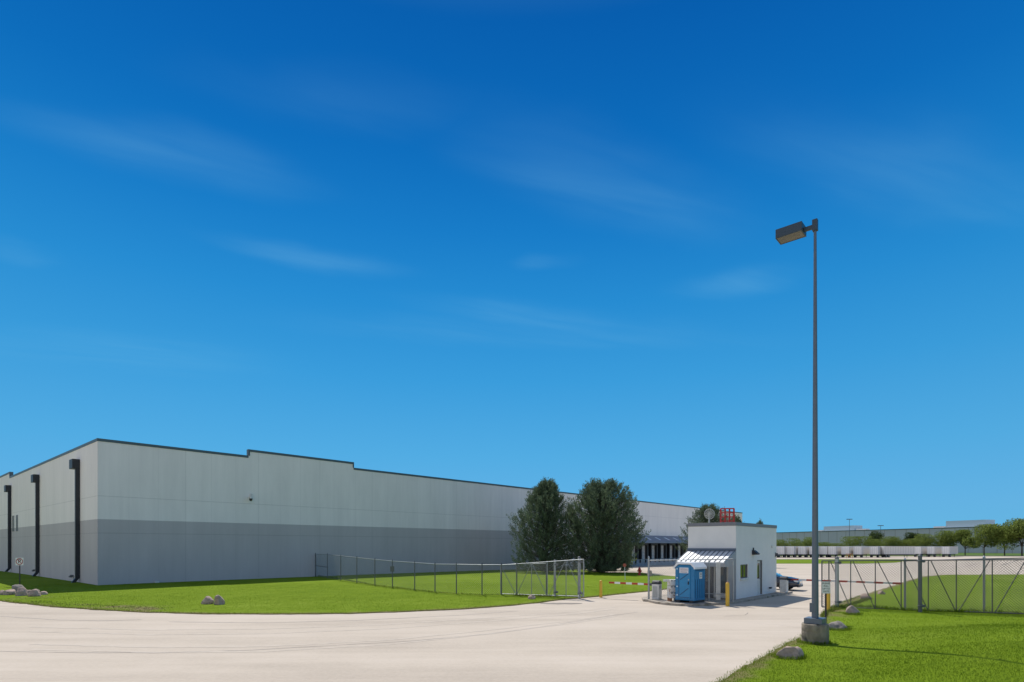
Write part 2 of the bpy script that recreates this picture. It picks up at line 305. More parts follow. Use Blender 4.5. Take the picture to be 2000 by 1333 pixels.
def in_poly(P, X, Y):
    X = np.asarray(X); Y = np.asarray(Y); ins = np.zeros(X.shape, bool); n = len(P)
    for i in range(n):
        x1, y1 = P[i]; x2, y2 = P[(i+1) % n]
        if y1 == y2: continue
        c = ((y1 > Y) != (y2 > Y)) & (X < (x2-x1)*(Y-y1)/(y2-y1)+x1); ins ^= c
    return ins
def seg_dist(P, X, Y, closed=True):
    d = np.full(np.shape(X), 1e9); n = len(P)
    for i in range(n if closed else n-1):
        ax, ay = P[i]; bx, by = P[(i+1) % n]; L2 = (bx-ax)**2+(by-ay)**2+1e-12
        t = np.clip(((X-ax)*(bx-ax)+(Y-ay)*(by-ay))/L2, 0, 1)
        d = np.minimum(d, np.hypot(X-ax-t*(bx-ax), Y-ay-t*(by-ay)))
    return d
def dense(P, step, rough=0.0, seed=0, closed=True, ymax=90):
    rr = random.Random(seed); out = []; n = len(P)
    for i in range(n if closed else n-1):
        a, b = P[i], P[(i+1) % n]; L = math.hypot(b[0]-a[0], b[1]-a[1]); st = step if min(a[1], b[1]) < ymax and abs(a[0]) < 70 else 8.0
        k = max(1, min(400, int(L/st)))
        for j in range(k):
            t = j/k; x, y = a[0]+(b[0]-a[0])*t, a[1]+(b[1]-a[1])*t
            r = rough if st < 4 else 0
            out.append((x+rr.uniform(-r, r)+r*1.5*mnoise.noise((x*0.7, y*0.7, seed)), y+rr.uniform(-r, r)+r*1.5*mnoise.noise((x*0.7, y*0.7, seed+9))))
    return out
def sheet(name, P, dz, m, grid=2.0, far=10.0, extra=None, rough=0.0, step=0.35, skirt=0.0, seed=1, worn=False):
    """A sheet of ground following the terrain inside outline P."""
    O = dense(P, step, rough, seed)
    xs = [p[0] for p in O]; ys = [p[1] for p in O]
    pts = []
    for (g, y0, y1) in ((grid, -30, 62), (far, 62, 1e4)):
        a0, a1 = max(min(ys), y0), min(max(ys), y1)
        if a1 <= a0: continue
        X, Y = np.meshgrid(np.arange(max(min(xs), -130), min(max(xs), 180), g), np.arange(a0+g*0.5, a1, g))
        X, Y = X.ravel(), Y.ravel(); k = in_poly(O, X, Y); X, Y = X[k], Y[k]
        k = seg_dist(P, X, Y) > 0.4*min(g, 2); pts += list(zip(X[k], Y[k]))
    if worn:
        near = []
        for i in range(0, len(O), 2):
            a, b = O[i], O[(i+1) % len(O)]; d = Vector((b[0]-a[0], b[1]-a[1]))
            if d.length < 1e-4 or a[1] > 80: continue
            d.normalize(); n = Vector((-d.y, d.x))
            for w in (0.5, 1.1):
                for s in (1, -1): near.append((a[0]+s*n.x*w, a[1]+s*n.y*w))
        nx = np.array([p[0] for p in near]); ny = np.array([p[1] for p in near])
        k = in_poly(O, nx, ny) & (seg_dist(P, nx, ny) > 0.3); pts += list(zip(nx[k], ny[k]))
    V = [Vector(p) for p in O]+[Vector(p) for p in pts]; n = len(O)
    ov, oe, of, *_ = delaunay_2d_cdt(V, [(i, (i+1) % n) for i in range(n)], [], 0, 1e-4)
    cx = np.array([sum(ov[i].x for i in f)/3 for f in of]); cy = np.array([sum(ov[i].y for i in f)/3 for f in of])
    keep = in_poly(O, cx, cy); fs = [tuple(f) for f, k in zip(of, keep) if k]
    ex = extra or (lambda x, y: 0.0)
    vs = [(p.x, p.y, G(p.x, p.y)+dz+ex(p.x, p.y)) for p in ov]
    me = bpy.data.meshes.new(name); nv = len(vs)
    if skirt:
        vs += [(p[0], p[1], G(*p)+dz+ex(*p)-0.0) for p in O]+[(p[0], p[1], G(*p)+dz+ex(*p)-skirt) for p in O]
        fs += [(nv+i, nv+(i+1) % n, nv+n+(i+1) % n, nv+n+i) for i in range(n)]
    me.from_pydata(vs, [], fs); me.validate()
    bm = bmesh.new(); bm.from_mesh(me)
    for f in bm.faces:
        if f.normal.z < -0.3: f.normal_flip()
        if abs(f.normal.z) > 0.3: f.smooth = True
    bm.to_mesh(me); bm.free()
    if worn:
        at = me.attributes.new('worn', 'FLOAT', 'POINT'); co = np.empty(len(me.vertices)*3); me.vertices.foreach_get('co', co); co = co.reshape(-1, 3)
        d = seg_dist(P, co[:, 0], co[:, 1]); w = np.clip(1-d/0.8, 0, 1)
        for (bx, by, br, bw) in WORN: w = np.maximum(w, bw*np.clip(1.3-np.hypot(co[:, 0]-bx, co[:, 1]-by)/br, 0, 1))
        at.data.foreach_set('value', w.astype(np.float32))
    me.materials.append(m); o = bpy.data.objects.new(name, me); COL.objects.link(o); return tag(o, kind='structure')
WORN = []
for px, py, r, w in ((235, 1187, 1.6, .8), (170, 1183, 1.3, .6), (290, 1192, 1.5, .8), (60, 1170, 2.0, .6), (1625, 1205, 1.2, .8), (1612, 1225, .8, .7), (1640, 1196, 1.2, .8), (1690, 1172, 1.5, .5), (1560, 1262, .7, .8)):
    q = gp(px, py); WORN.append((*q, r, w))

# ------------------------------------------------------------ ground sheets
gx = [-3000, -1200, -500, -250, -120, -60, 0, 60, 120, 250, 500, 1200, 3000]
gy = [-1000, -300, -60, 0, 50, 66, 82, 109, 150, 200, 400, 1200, 4500]
b = MB(); b.add([(x, y, G(x, y)) for y in gy for x in gx], [(j*13+i, j*13+i+1, (j+1)*13+i+1, (j+1)*13+i) for j in range(12) for i in range(12)])
tag(b.build('ground', M_FAR), kind='structure')
b = MB(); py_ = [-60, 0, 50, 66, 82, 109, 150, 200, 236]; px_ = [-140, 0, 60, 130, 175, 300]
b.add([(x, y, G(x, y)+0.02) for y in py_ for x in px_], [(j*6+i, j*6+i+1, (j+1)*6+i+1, (j+1)*6+i) for j in range(8) for i in range(5)])
tag(b.build('paved_yard', M_PAVE), kind='structure')

LAWN_L = [(-110, 75), (-70, 46), (-45, 37)]+[gp(*p) for p in ((0, 1175.5), (50, 1181), (100, 1187), (200, 1193.5), (300, 1198.5), (400, 1201), (500, 1201.5), (600, 1201.5), (700, 1200), (800, 1196),
          (900, 1192), (1000, 1184.5), (1050, 1179.5), (1080, 1175), (1110, 1171.5), (1150, 1168.5), (1180, 1165.3), (1246, 1158.5), (1307, 1151.8), (1335, 1146), (1345, 1138), (1338, 1130), (1322, 1127.2), (1290, 1124.5), (1269, 1122.8), (1254, 1119.6), (1213, 1119), (1190, 1119.5))]
LAWN_L += [AB((-32.8, 46.2), 63, 0.3), AB((-32.8, 46.2), 30, 1.0), AB((-32.8, 46.2), 2, 2), AB((-32.8, 46.2), 1, 80)]
sheet('lawn', LAWN_L, 0.06, M_GRASS, rough=0.07, skirt=0.1, seed=3, worn=True)
LAWN_R = [(3.0, -10), (-1.0, 5.8), (2.0, 9.9), gp(1420, 1328.6), gp(1458, 1306), gp(1492, 1288), gp(1534, 1262), gp(1564, 1249), gp(1588, 1232), gp(1606, 1216), gp(1608, 1204), gp(1613, 1194), gp(1632, 1185), gp(1681, 1166),
          gp(1706, 1158), gp(1740, 1147), gp(1769, 1137), gp(1803, 1127.5), gp(1842, 1124), gp(2000, 1123.3), (90, 73), (90, -10)]
sheet('lawn', LAWN_R, 0.06, M_GRASS, extra=mound, grid=1.0, rough=0.07, skirt=0.1, seed=5, worn=True)
STRIP = [(50, 129), (78, 129), (92, 140), (108, 160), (122, 178), (60, 178)]
sheet('grass_strip', STRIP, 0.07, M_GRASS, grid=3, rough=0.2, skirt=0.12, seed=7)
b = MB(); q = [(x, y) for x, y in ((-60, 238), (300, 238), (300, 241), (-60, 241))]
for i in range(1): b.prism(q, 'z', -1.25, -1.04)
tag(b.build('kerb', M_KERB), kind='structure')
b = MB()                                                      # raised kerb along the far strip
b.bar((60, 179.5, -1.05), (124, 179.5, -1.05), 1.6, 0.16); tag(b.build('kerb', M_KERB), kind='structure')

def seam(pts, w, m, dz=0.026, seed=0):
    rr = random.Random(seed); P = dense([gp(*p) for p in pts], 0.25, 0.02, seed, closed=False)
    b = MB(); L = []
    for i, p in enumerate(P):
        a, c = P[max(i-1, 0)], P[min(i+1, len(P)-1)]; d = Vector((c[0]-a[0], c[1]-a[1])).normalized(); ww = w*rr.uniform(0.5, 1.2)/2
        L.append(((p[0]-d.y*ww, p[1]+d.x*ww), (p[0]+d.y*ww, p[1]-d.x*ww)))
    vs = [(x, y, G(x, y)+dz) for a in L for x, y in a]
    b.add(vs, [(2*i, 2*i+1, 2*i+3, 2*i+2) for i in range(len(L)-1)])
    return tag(b.build('pavement_seam', m), kind='structure')
seam(((1150, 1169.5), (1200, 1172), (1255, 1174.5)), 0.10, M_SEAM, seed=1)
seam(((1437, 1184.5), (1500, 1187), (1560, 1190), (1605, 1193)), 0.09, M_SEAM, seed=2)
seam(((0, 1274), (150, 1276.5), (300, 1277), (480, 1272), (600, 1265), (800, 1254), (950, 1240), (1050, 1227), (1150, 1211), (1250, 1196)), 0.05, M_SEAM2, seed=3)
seam(((0, 1205), (110, 1212), (200, 1214), (290, 1211)), 0.10, M_SEAM2, seed=4)
seam(((330, 1216), (520, 1218), (700, 1213), (900, 1203), (1020, 1194)), 0.09, M_SEAM2, seed=5)
seam(((1415, 1205), (1455, 1203), (1463, 1197)), 0.03, M_SEAM, seed=6)
seam(((1600, 1232), (1520, 1222), (1440, 1216)), 0.025, M_SEAM2, seed=7)
seam(((1520, 1111), (1560, 1110), (1590, 1109)), 0.20, M_SEAM2, seed=8)
seam(((1525, 1120), (1552, 1119.5)), 0.15, M_SEAM, seed=9)
seam(((1835, 1113), (1880, 1108), (1920, 1099)), 0.35, M_SEAM, seed=10)
seam(((1825, 1111), (1870, 1113)), 0.3, M_SEAM, seed=11)
seam(((1955, 1105), (1975, 1099), (1990, 1094)), 0.4, M_SEAM, seed=12)
M_TYRE = mat('tyre_worn_paving', (.488, .417, .334), 0.9, var=0.10, vscale=2)
for k_, off in enumerate((0, 9, 34, 44)):
    seam(((60, 1226+off), (300, 1232+off), (520, 1230+off), (760, 1221+off*.9), (960, 1208+off*.7), (1120, 1196+off*.5), (1210, 1186+off*.4)), 0.22, M_TYRE, dz=0.024, seed=20+k_)
# damp stain by the gate
b = MB(); c = gp(1095, 1180); n = 40
rim = [(c[0]+1.15*math.cos(t)*(1+.25*mnoise.noise((math.cos(t)*2, math.sin(t)*2, 3))), c[1]+0.42*math.sin(t)*(1+.4*mnoise.noise((math.cos(t)*3, math.sin(t)*3, 8)))) for t in [2*math.pi*i/n for i in range(n)]]
b.add([(x, y, 0.028) for x, y in rim], [tuple(range(n))]); tag(b.build('damp_stain', mat('damp_paving', (.17, .14, .11), 0.7, var=0.25, vscale=3)), kind='structure')

# ------------------------------------------------------------ warehouse
W0 = (-32.8, 46.2)
wh = thing('warehouse', 'long two-tone grey concrete warehouse with black downspouts and stepped roofline', 'warehouse', (*W0, 0), YAW)
M_WALL = wall_mat('warehouse_paint', (.80, .75, .71), (.475, .44, .435), 5.3, 2.15, (4.2, 7.15))
M_WALLD = wall_mat('brightened_wall_paint', (.86, .80, .74), (.84, .78, .72), 5.3, 3.8, (8.9,))  # front wall's brighter shading towards the docks, put into the colour
def prof_front(pts, x0, x1): pass
H0, H1 = 11.5, 12.1
b = MB(); b.prism([(0, -2), (58, -2), (58, H0), (23.4, H0), (23.4, H1), (11.95, H1), (11.95, H0), (0, H0)], 'y', 0, 0.3); b.build('front_wall', M_WALL, wh)
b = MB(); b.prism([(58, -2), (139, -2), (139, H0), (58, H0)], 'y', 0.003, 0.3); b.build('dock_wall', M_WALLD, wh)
b = MB(); b.prism([(0.3, -2), (95, -2), (95, H1), (38.9, H1), (38.9, H0), (0.3, H0)], 'x', 0, 0.3); b.build('side_wall', M_WALL, wh)
b = MB(); b.box(138.7, 139, 0.3, 95, -2, H0); b.box(0.3, 138.7, 94.7, 95, -2, H0); b.build('back_wall', M_WALL, wh)
b = MB(); b.box(0.3, 138.7, 0.3, 94.7, H0-1.1, H0-0.9); b.build('roof', mat('roof_membrane', (.5, .5, .48), 0.9, var=.1), wh)
b = MB(); c = 0.22                                            # metal coping along the parapet
for x0, x1, z in ((-0.04, 11.95-0.04, H0), (11.95-0.04, 23.4+0.04, H1), (23.4+0.04, 139.04, H0)): b.box(x0, x1, -0.04, 0.34, z-c+0.2, z+0.2)
b.box(11.91, 12.06, -0.04, 0.34, H0+.2, H1-.02); b.box(23.29, 23.44, -0.04, 0.34, H0+.2, H1-.02)
b.box(-0.04, 0.34, 0.341, 38.86, H0-c+0.2, H0+0.2); b.box(-0.04, 0.34, 38.86, 95, H1-c+0.2, H1+0.2); b.box(-0.04, 0.34, 38.86, 39.01, H0+.2, H1-.02)
b.build('coping', M_COPE, wh)
for t in (5.5, 21.7, 37.9):
    b = MB(); b.box(-0.32, -0.02, t-0.13, t+0.15, 0.45, 9.75); b.prism([(-0.32, .45), (-0.02, .45), (-0.35, 0.0), (-0.6, 0.05)], 'y', t-0.13, t+0.15)
    d = b.build('downspout', M_BLACK, wh, 0.015)
    b = MB(); b.box(-0.55, -0.01, t-0.14, t+0.95, 9.75, 10.55); b.build('collector_box', M_BLACK, d, 0.02)
for t in (33.6, 36.0):                                        # slit louvres high on the side wall
    for k in (0, 0.75):
        b = MB()
        b.box(-0.03, 0.0, t+k-0.14, t+k+0.3, 4.9, 6.8); lv = b.build('louvre', M_GALVD, wh)
for t, z in ((7.6, 0.55), (23.5, 0.6)):
    b = MB(); b.tube((-0.25, t, z), (0, t, z), 0.08, n=8); b.box(-0.3, -0.1, t-0.1, t+0.25, z-0.14, z); b.build('hose_tap', M_GALVD, wh)
b = MB(); b.tube((11.95, -0.02, 7.75), (11.95, -0.45, 7.75), 0.035); b.tube((11.95, -0.45, 7.8), (11.95, -0.45, 7.62), 0.12, 0.14, 10); b.box(12.05, 12.25, -0.1, -0.01, 7.65, 8.1)
sc_ = b.build('security_camera', M_OFFW, wh)
b = MB(); b.lathe([(.15, 7.615), (.14, 7.5), (.09, 7.41), (.02, 7.38)], (11.95, -.45), 14); b.build('dome_lens', M_BLACK, sc_)
b = MB(); b.box(4.0, 4.3, -0.25, -0.02, -0.05, 0.2); b.build('outlet_box', M_OFFW, wh)
# loading dock
M_DOCKW = mat('dock_shade_paint', (.045, .05, .06), 0.8, var=0.2)
M_CANOPY = mat('canopy_metal', (.16, .19, .245), 0.45, 0.3, var=0.1)
b = MB(); b.box(70.0, 138.5, -0.06, -0.003, 0.6, 5.0); b.build('dock_shade_sheet', M_DOCKW, wh)  # thin dark sheet: shadow between the dock doors painted as colour
b = MB(); b.box(70.0, 138.5, -0.16, -0.062, -1.3, 0.62); b.build('dock_base', mat('dock_concrete', (.36, .37, .39), 0.9, var=0.25, vscale=1.5), wh)
b = MB(); b.prism([(-0.02, 5.15), (-2.6, 3.95), (-2.6, 3.8), (-0.02, 4.95)], 'x', 70, 138.6); cn_ = b.build('dock_canopy', M_CANOPY, wh)
b = MB(); b.box(70, 138.6, -2.66, -2.60, 3.65, 3.96); b.build('fascia', M_CANOPY, cn_)
i = 0
for k in range(-3, 14):
    s = 86.9+3.8*k
    if s > 137: break
    b = MB(); b.box(s-0.95, s+0.95, -0.12, -0.06, 0.64, 3.2); d = b.build('dock_door', M_OFFW, wh)
    b = MB()
    for z in (1.25, 1.9, 2.55): b.box(s-0.95, s+0.95, -0.126, -0.12, z, z+0.025)
    b.build('door_joint', M_GALVD, d)
    b = MB(); b.box(s-1.35, s-0.98, -0.62, -0.062, 0.64, 3.25); b.box(s+0.98, s+1.35, -0.62, -0.062, 0.64, 3.25); b.box(s-1.35, s+1.35, -0.62, -0.062, 3.253, 3.7); b.build('dock_shelter', M_BLACK, wh)
    for e_ in (-1.2, 0.9): b = MB(); b.box(s+e_, s+e_+0.3, -0.30, -0.162, -0.05, 0.5); b.build('dock_bumper', M_RUBBER, wh)
    b = MB(); b.box(s-0.8, s+0.8, -0.20, -0.162, 0.1, 0.6); b.build('dock_leveller', M_GALV, wh)
    b = MB(); y0, y1 = -0.8, -1.9; zf = lambda y: 5.15+(y+0.02)*1.2/2.58+0.015
    b.add([(s-0.35, y0, zf(y0)), (s+0.35, y0, zf(y0)), (s+0.35, y1, zf(y1)), (s-0.35, y1, zf(y1)), (s-0.35, y0, zf(y0)-.05), (s+0.35, y0, zf(y0)-.05), (s+0.35, y1, zf(y1)-.05), (s-0.35, y1, zf(y1)-.05)],
          [(0, 1, 2, 3), (4, 7, 6, 5), (0, 4, 5, 1), (1, 5, 6, 2), (2, 6, 7, 3), (3, 7, 4, 0)]); b.build('skylight', mat('skylight_panel', (.6, .66, .72), .3), cn_)
    b = MB(); b.bar((s+1.9, -0.08, 3.6), (s+1.9, -2.55, 3.72), 0.1, 0.12); b.tube((s+1.9, -0.15, 0.7), (s+1.9, -0.15, 3.6), 0.09); b.build('canopy_bracket', M_BLACK, cn_)
    b = MB(); b.tube((s, -1.3, 3.75), (s, -1.3, 3.95), 0.2, 0.12, 10); b.build('dock_light', M_OFFW, cn_)

# ------------------------------------------------------------ kerbed island and gatehouse
ISL = [gp(1253.4, 1171.5), (7.45, 33.2), gp(1265, 1176.8), gp(1279, 1180.2), gp(1300, 1183), gp(1327, 1185), gp(1353, 1185.6), gp(1385, 1184.5), gp(1412, 1182), gp(1436, 1180), gp(1480, 1172.5), gp(1548.4, 1159.8), (18.6, 39.9), (17.6, 41.2), (15.2, 42.6), (13.9, 42.0)]
b = MB(); b.prism(ISL, 'z', -0.1, 0.15); tag(b.build('kerbed_island', M_KERB, bevel=0.03), kind='structure')
BH = (12.7, 33.1)
gh = thing('gatehouse', 'small white gatehouse with flat grey-trimmed roof and striped metal awning', 'gatehouse', (*BH, 0.15), YAW)
M_STUC = mat('white_stucco', (.74, .72, .69), 0.85, var=0.04, vscale=1.2, bump=0.2, bscale=60)
BL, BW, BT = 7.1, 2.86, 4.35
# walls with real openings: right wall (y=0 side) has a window and a door, end wall (x=0 side) has glazing
def wall_x(b, y0, y1, xs, holes, zt):       # wall running along x with rectangular holes (x0,x1,z0,z1)
    cur = xs[0]
    for (x0, x1, z0, z1) in sorted(holes):
        b.box(cur, x0, y0, y1, 0, zt); 
        if z0 > 0: b.box(x0, x1, y0, y1, 0, z0)
        b.box(x0, x1, y0, y1, z1, zt); cur = x1
    b.box(cur, xs[1], y0, y1, 0, zt)
b = MB(); wall_x(b, 0, 0.2, (0, BL), [(0.68, 1.91, 1.15, 1.95), (3.47, 4.39, 0.02, 2.15)], BT); b.box(0, BL, BW-0.2, BW, 0, BT); b.box(BL-0.2, BL, 0.2, BW-0.2, 0, BT)
b.box(0, 0.2, 0.2, BW-0.2, 2.3, BT)
b.build('wall', M_STUC, gh)
b = MB(); b.box(-0.03, BL+0.03, -0.03, BW+0.03, BT-0.17, BT+0.03); b.build('roof_trim', mat('roof_trim_paint', (.17, .175, .19), .5, var=.08), gh, 0.01)
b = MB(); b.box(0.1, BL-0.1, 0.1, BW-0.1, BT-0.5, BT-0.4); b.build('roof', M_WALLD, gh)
b = MB(); b.box(0.2, BL-0.2, 0.2, BW-0.2, -0.05, 0.03); b.build('floor', M_GALVD, gh)
b = MB(); b.box(0.68, 1.91, 0.06, 0.12, 1.15, 1.2); b.box(0.68, 1.91, 0.06, 0.12, 1.9, 1.95); b.box(0.68, 0.74, 0.06, 0.12, 1.2, 1.9); b.box(1.85, 1.91, 0.06, 0.12, 1.2, 1.9); b.box(1.26, 1.31, 0.06, 0.12, 1.2, 1.9)
w = b.build('window', M_GALVD, gh)
b = MB(); b.box(0.74, 1.85, 0.085, 0.095, 1.2, 1.9); b.build('pane', M_GLASS, w)
b = MB(); b.box(0.62, 1.97, -0.07, 0.06, 1.03, 1.148); b.build('sill', M_OFFW, w, 0.01)
b = MB(); b.box(3.53, 4.33, 0.10, 0.15, 0.03, 1.0); b.box(3.53, 4.33, 0.10, 0.15, 1.95, 2.1); b.box(3.53, 3.66, 0.10, 0.15, 1.0, 1.95); b.box(4.2, 4.33, 0.10, 0.15, 1.0, 1.95)
d = b.build('door', M_OFFW, gh)
b = MB(); b.box(3.66, 4.2, 0.12, 0.13, 1.0, 1.95); b.build('pane', M_GLASS, d)
b = MB(); b.box(3.47, 3.53, 0.03, 0.17, 0.02, 2.15); b.box(4.33, 4.39, 0.03, 0.17, 0.02, 2.15); b.box(3.53, 4.33, 0.03, 0.17, 2.1, 2.15); b.build('door_frame', M_GALVD, d)
b = MB(); b.tube((4.26, 0.1, 0.98), (4.26, 0.02, 0.98), 0.02); b.bar((4.26, 0.02, 0.98), (4.14, 0.02, 0.98), 0.03); b.build('handle', M_GALVD, d)
b = MB(); b.prism([(0, 2.78), (-0.1, 2.76), (-0.34, 2.56), (-0.30, 2.50), (0, 2.50)], 'x', 2.55, 2.95); b.box(2.7, 2.8, -0.05, 0.0, 2.78, 2.92); b.build('wall_light', M_BLACK, gh)
b = MB(); b.box(6.05, 6.15, -0.08, 0, 2.9, 3.05); b.build('junction_box', M_OFFW, gh)
b = MB(); b.box(6.95, 7.05, -0.12, 0, 2.35, 2.55); b.tube((6.8, -0.03, 2.3), (6.8, -0.03, 2.6), 0.02); b.tube((7.0, -0.1, 2.4), (6.85, -0.3, 2.36), 0.05); b.build('security_camera', M_GALVD, gh)
b = MB(); b.tube((5.55, -0.1, 0.35), (5.75, -0.1, 0.35), 0.06); b.tube((5.65, 0, 0.35), (5.65, -0.1, 0.35), 0.04); b.build('hose_tap', M_BLACK, gh)
b = MB(); b.box(0.01, 0.2, 0.201, 0.45, 0, 2.299); b.box(0.01, 0.2, 2.45, BW-0.201, 0, 2.299); b.box(0.01, 0.2, 1.32, 1.42, 0, 2.299); b.box(0.01, 0.2, 1.42, 2.45, 0, 0.95); b.build('porch_wall', mat('porch_shade_paint', (.07, .065, .07), .8, var=.1), gh)  # shadow under the awning is painted into this wall's dark colour
b = MB(); b.box(-1.12, -0.001, -0.005, 0.02, 0.02, 2.3)
for k in range(12): b.box(-1.10+k*.095, -1.07+k*.095, -0.02, -0.005, 0.02, 2.3)
b.build('side_panel', mat('grey_side_panel', (.36, .36, .36), .6, .1, var=.08), gh)
# glazing of the end wall under the awning
b = MB(); b.box(0.06, 0.12, 1.42, 2.45, 0.95, 1.0); b.box(0.06, 0.12, 1.42, 2.45, 2.25, 2.3); b.box(0.06, 0.12, 1.42, 1.48, 1.0, 2.25); b.box(0.06, 0.12, 2.39, 2.45, 1.0, 2.25); w = b.build('window', M_GALVD, gh)
b = MB(); b.box(0.085, 0.095, 1.48, 2.39, 1.0, 2.25); b.build('pane', M_GLASS, w)
b = MB(); b.box(0.05, 0.11, 0.45, 1.32, 0.03, 0.3); b.box(0.05, 0.11, 0.45, 1.32, 2.2, 2.3); b.box(0.05, 0.11, 0.45, 0.55, 0.3, 2.2); b.box(0.05, 0.11, 1.22, 1.32, 0.3, 2.2); d = b.build('door', M_OFFW, gh)
b = MB(); b.box(0.075, 0.085, 0.55, 1.22, 0.3, 2.2); b.build('pane', M_GLASS, d)
# awning: standing-seam metal slope with side skirt
M_AWN = mat('awning_metal', (.70, .71, .72), 0.4, 0.3, var=0.06)
b = MB(); A0, A1, P = 2.75, 2.13, 1.63
b.prism([(-0.02, A0), (-P, A1), (-P, A1-0.05), (-0.02, A0-0.06)], 'y', 0.02, BW); aw = b.build('awning', M_AWN, gh)
b = MB()
for k in range(11):
    y = 0.04+k*(BW-0.06)/10; b.bar((-0.02, y, A0+0.02), (-P, y, A1+0.02), 0.02, 0.03)
b.build('seam_rib', mat('dark_rib_metal', (.10, .11, .13), .4, .5), aw)
b = MB(); b.box(-0.10, -0.001, -0.01, BW, A0+0.003, A0+0.14); b.build('flashing', mat('blue_grey_flashing', (.09, .12, .17), .5), aw)
b = MB(); b.prism([(-0.01, A0-0.02), (-P, A1-0.052), (-P, A1-0.25), (-0.01, A1-0.25)], 'y', -0.012, 0.018); b.prism([(-0.01, A0-0.02), (-P, A1-0.052), (-P, A1-0.25), (-0.01, A1-0.25)], 'y', BW+0.001, BW+0.03); b.box(-P, -P+0.04, 0.019, BW, A1-0.25, A1-0.053)
b.build('skirt', mat('awning_skirt', (.34, .345, .36), .6), aw)

# rooftop dish and red frame
MESH = mat('dish_mesh_metal', (.55, .54, .50), .5, .3)
p = AB(BH, 1.5, 2.2)
d = thing('rooftop_antenna', 'pale round wire dish antenna on a short mast above the gatehouse roof', 'antenna', (*p, 4.1), 0)
b = MB(); b.tube((0, 0, 0), (0, 0, 1.15), 0.035); b.build('mast', M_OFFW, d)
b = MB(); n = 28
for r in (0.31, 0.24, 0.17, 0.10): 
    for i in range(n):
        a, c = 2*math.pi*i/n, 2*math.pi*(i+1)/n; f = lambda a: (r*math.cos(a), -0.16+0.9*r*r-0.0, 1.0+r*math.sin(a)+0.03); b.tube(f(a), f(c), 0.010 if r < .3 else 0.017, n=4, cap=False)
for i in range(14):
    a = math.pi*2*i/14; b.tube((0, -0.16, 1.03), (0.31*math.cos(a), -0.16+0.09, 1.03+0.31*math.sin(a)), 0.012, n=4, cap=False)
b.build('dish', MESH, d)
p = AB(BH, 2.9, 1.62)
d = thing('lattice_frame', 'red steel lattice frame standing on the gatehouse roof', 'lattice frame', (*p, 3.95), YAW-R(60))
b = MB(); w, hh, nn = 0.78, 1.55, 6
for x in (-w/2, -w/6, w/6, w/2):
    for y in (-0.05, 0.05): b.bar((x, y, 0), (x, y, hh), 0.075)
for k in range(nn+1):
    z = k*hh/nn
    for y in (-0.05, 0.05): b.bar((-w/2, y, z), (w/2, y, z), 0.065)
    for x in (-w/2, w/2): b.bar((x, -0.05, z), (x, 0.05, z), 0.03)
b.box(0.1, 0.62, -0.25, 0.25, 0.62, 0.68); b.build('frame', mat('bright_red_paint', (.50, .02, .02), .5), d)

# ------------------------------------------------------------ chain-link
def wires(b, p, q, z0a, z1a, z0b, z1b, pitch=0.075, r=0.0028):
    """diamond mesh between the lines p-q; bottom and top heights at both ends."""
    p, q = Vector(p), Vector(q); L = (q-p).length; d = (q-p)/L; H = max(z1a-z0a, z1b-z0b)
    def pt(u, v):
        t = u/L; z0 = z0a+(z0b-z0a)*t; z1 = z1a+(z1b-z1a)*t
        return Vector((p.x+d.x*u, p.y+d.y*u, z0+(z1-z0)*v/H))
    st = pitch*1.414; k = -int(H/st)-1
    u = k*st
    while u < L+H:
        for sgn in (1, -1):
            # line u(v) = u + v (sgn 1) or u - v, v in 0..H
            v0, v1 = 0.0, H
            if sgn == 1: v0 = max(v0, -u); v1 = min(v1, L-u)
            else: v0 = max(v0, u-L); v1 = min(v1, u)
            if v1-v0 > 0.02: b.tube(pt(min(max(u+sgn*v0, 0), L), v0), pt(min(max(u+sgn*v1, 0), L), v1), r, n=3, cap=False)
        u += st
def post(b, x, y, z0, z1, r, capr=None):
    b.tube((x, y, z0), (x, y, z1), r, n=10)
    if capr: b.lathe([(r, z1-0.02), (capr, z1), (capr, z1+0.05), (capr*0.6, z1+0.1), (0.005, z1+0.12)], (x, y), 10)

# left fence
FP = [(-20.2, 60.0), (-17.9, 56.6), (-15.6, 53.2), (-13.1, 49.3), (-10.85, 46.2), (-8.95, 43.7), (-6.85, 41.1), (-5.17, 39.2), (-3.6, 37.8), (-1.9, 37.0), (-0.66, 36.9), (0.3, 36.75), (2.15, 36.5)]
FT = [2.35, 2.35, 2.28, 2.2, 2.12, 2.05, 2.02, 1.97, 2.0, 2.0, 2.0, 2.05, 2.1]
fn = thing('chain_link_fence', 'chain-link fence crossing the lawn from the warehouse wall to the open gate', 'fence', (0, 0, 0))
for i, ((x, y), h) in enumerate(zip(FP, FT)):
    b = MB(); post(b, x, y, G(x, y)-0.1, h, 0.036 if i else 0.06, 0.04); b.build('post', M_GALVD, fn)
for i in range(len(FP)-1):
    b = MB(); b.tube((*FP[i], FT[i]-0.02), (*FP[i+1], FT[i+1]-0.02), 0.024, n=8); b.build('top_rail', M_GALV, fn)
    b = MB(); wires(b, (*FP[i], 0), (*FP[i+1], 0), G(*FP[i])+0.08, FT[i]-0.02, G(*FP[i+1])+0.08, FT[i+1]-0.02, pitch=0.10, r=0.0034); b.build('mesh', M_WIRE, fn)
b = MB(); b.tube((*FP[0], 1.15), (*FP[1], 1.1), 0.03, n=8); b.build('mid_rail', M_GALVD, fn)
p = (FP[5][0], FP[5][1]-0.08)
sg = thing('fence_sign', 'small dark notice hung on a post of the lawn fence', 'sign', (p[0], p[1], 1.45), 0.25)
b = MB(); b.box(-0.15, 0.15, -0.01, 0.01, -0.2, 0.2); b.build('plate', M_GALVD, sg)

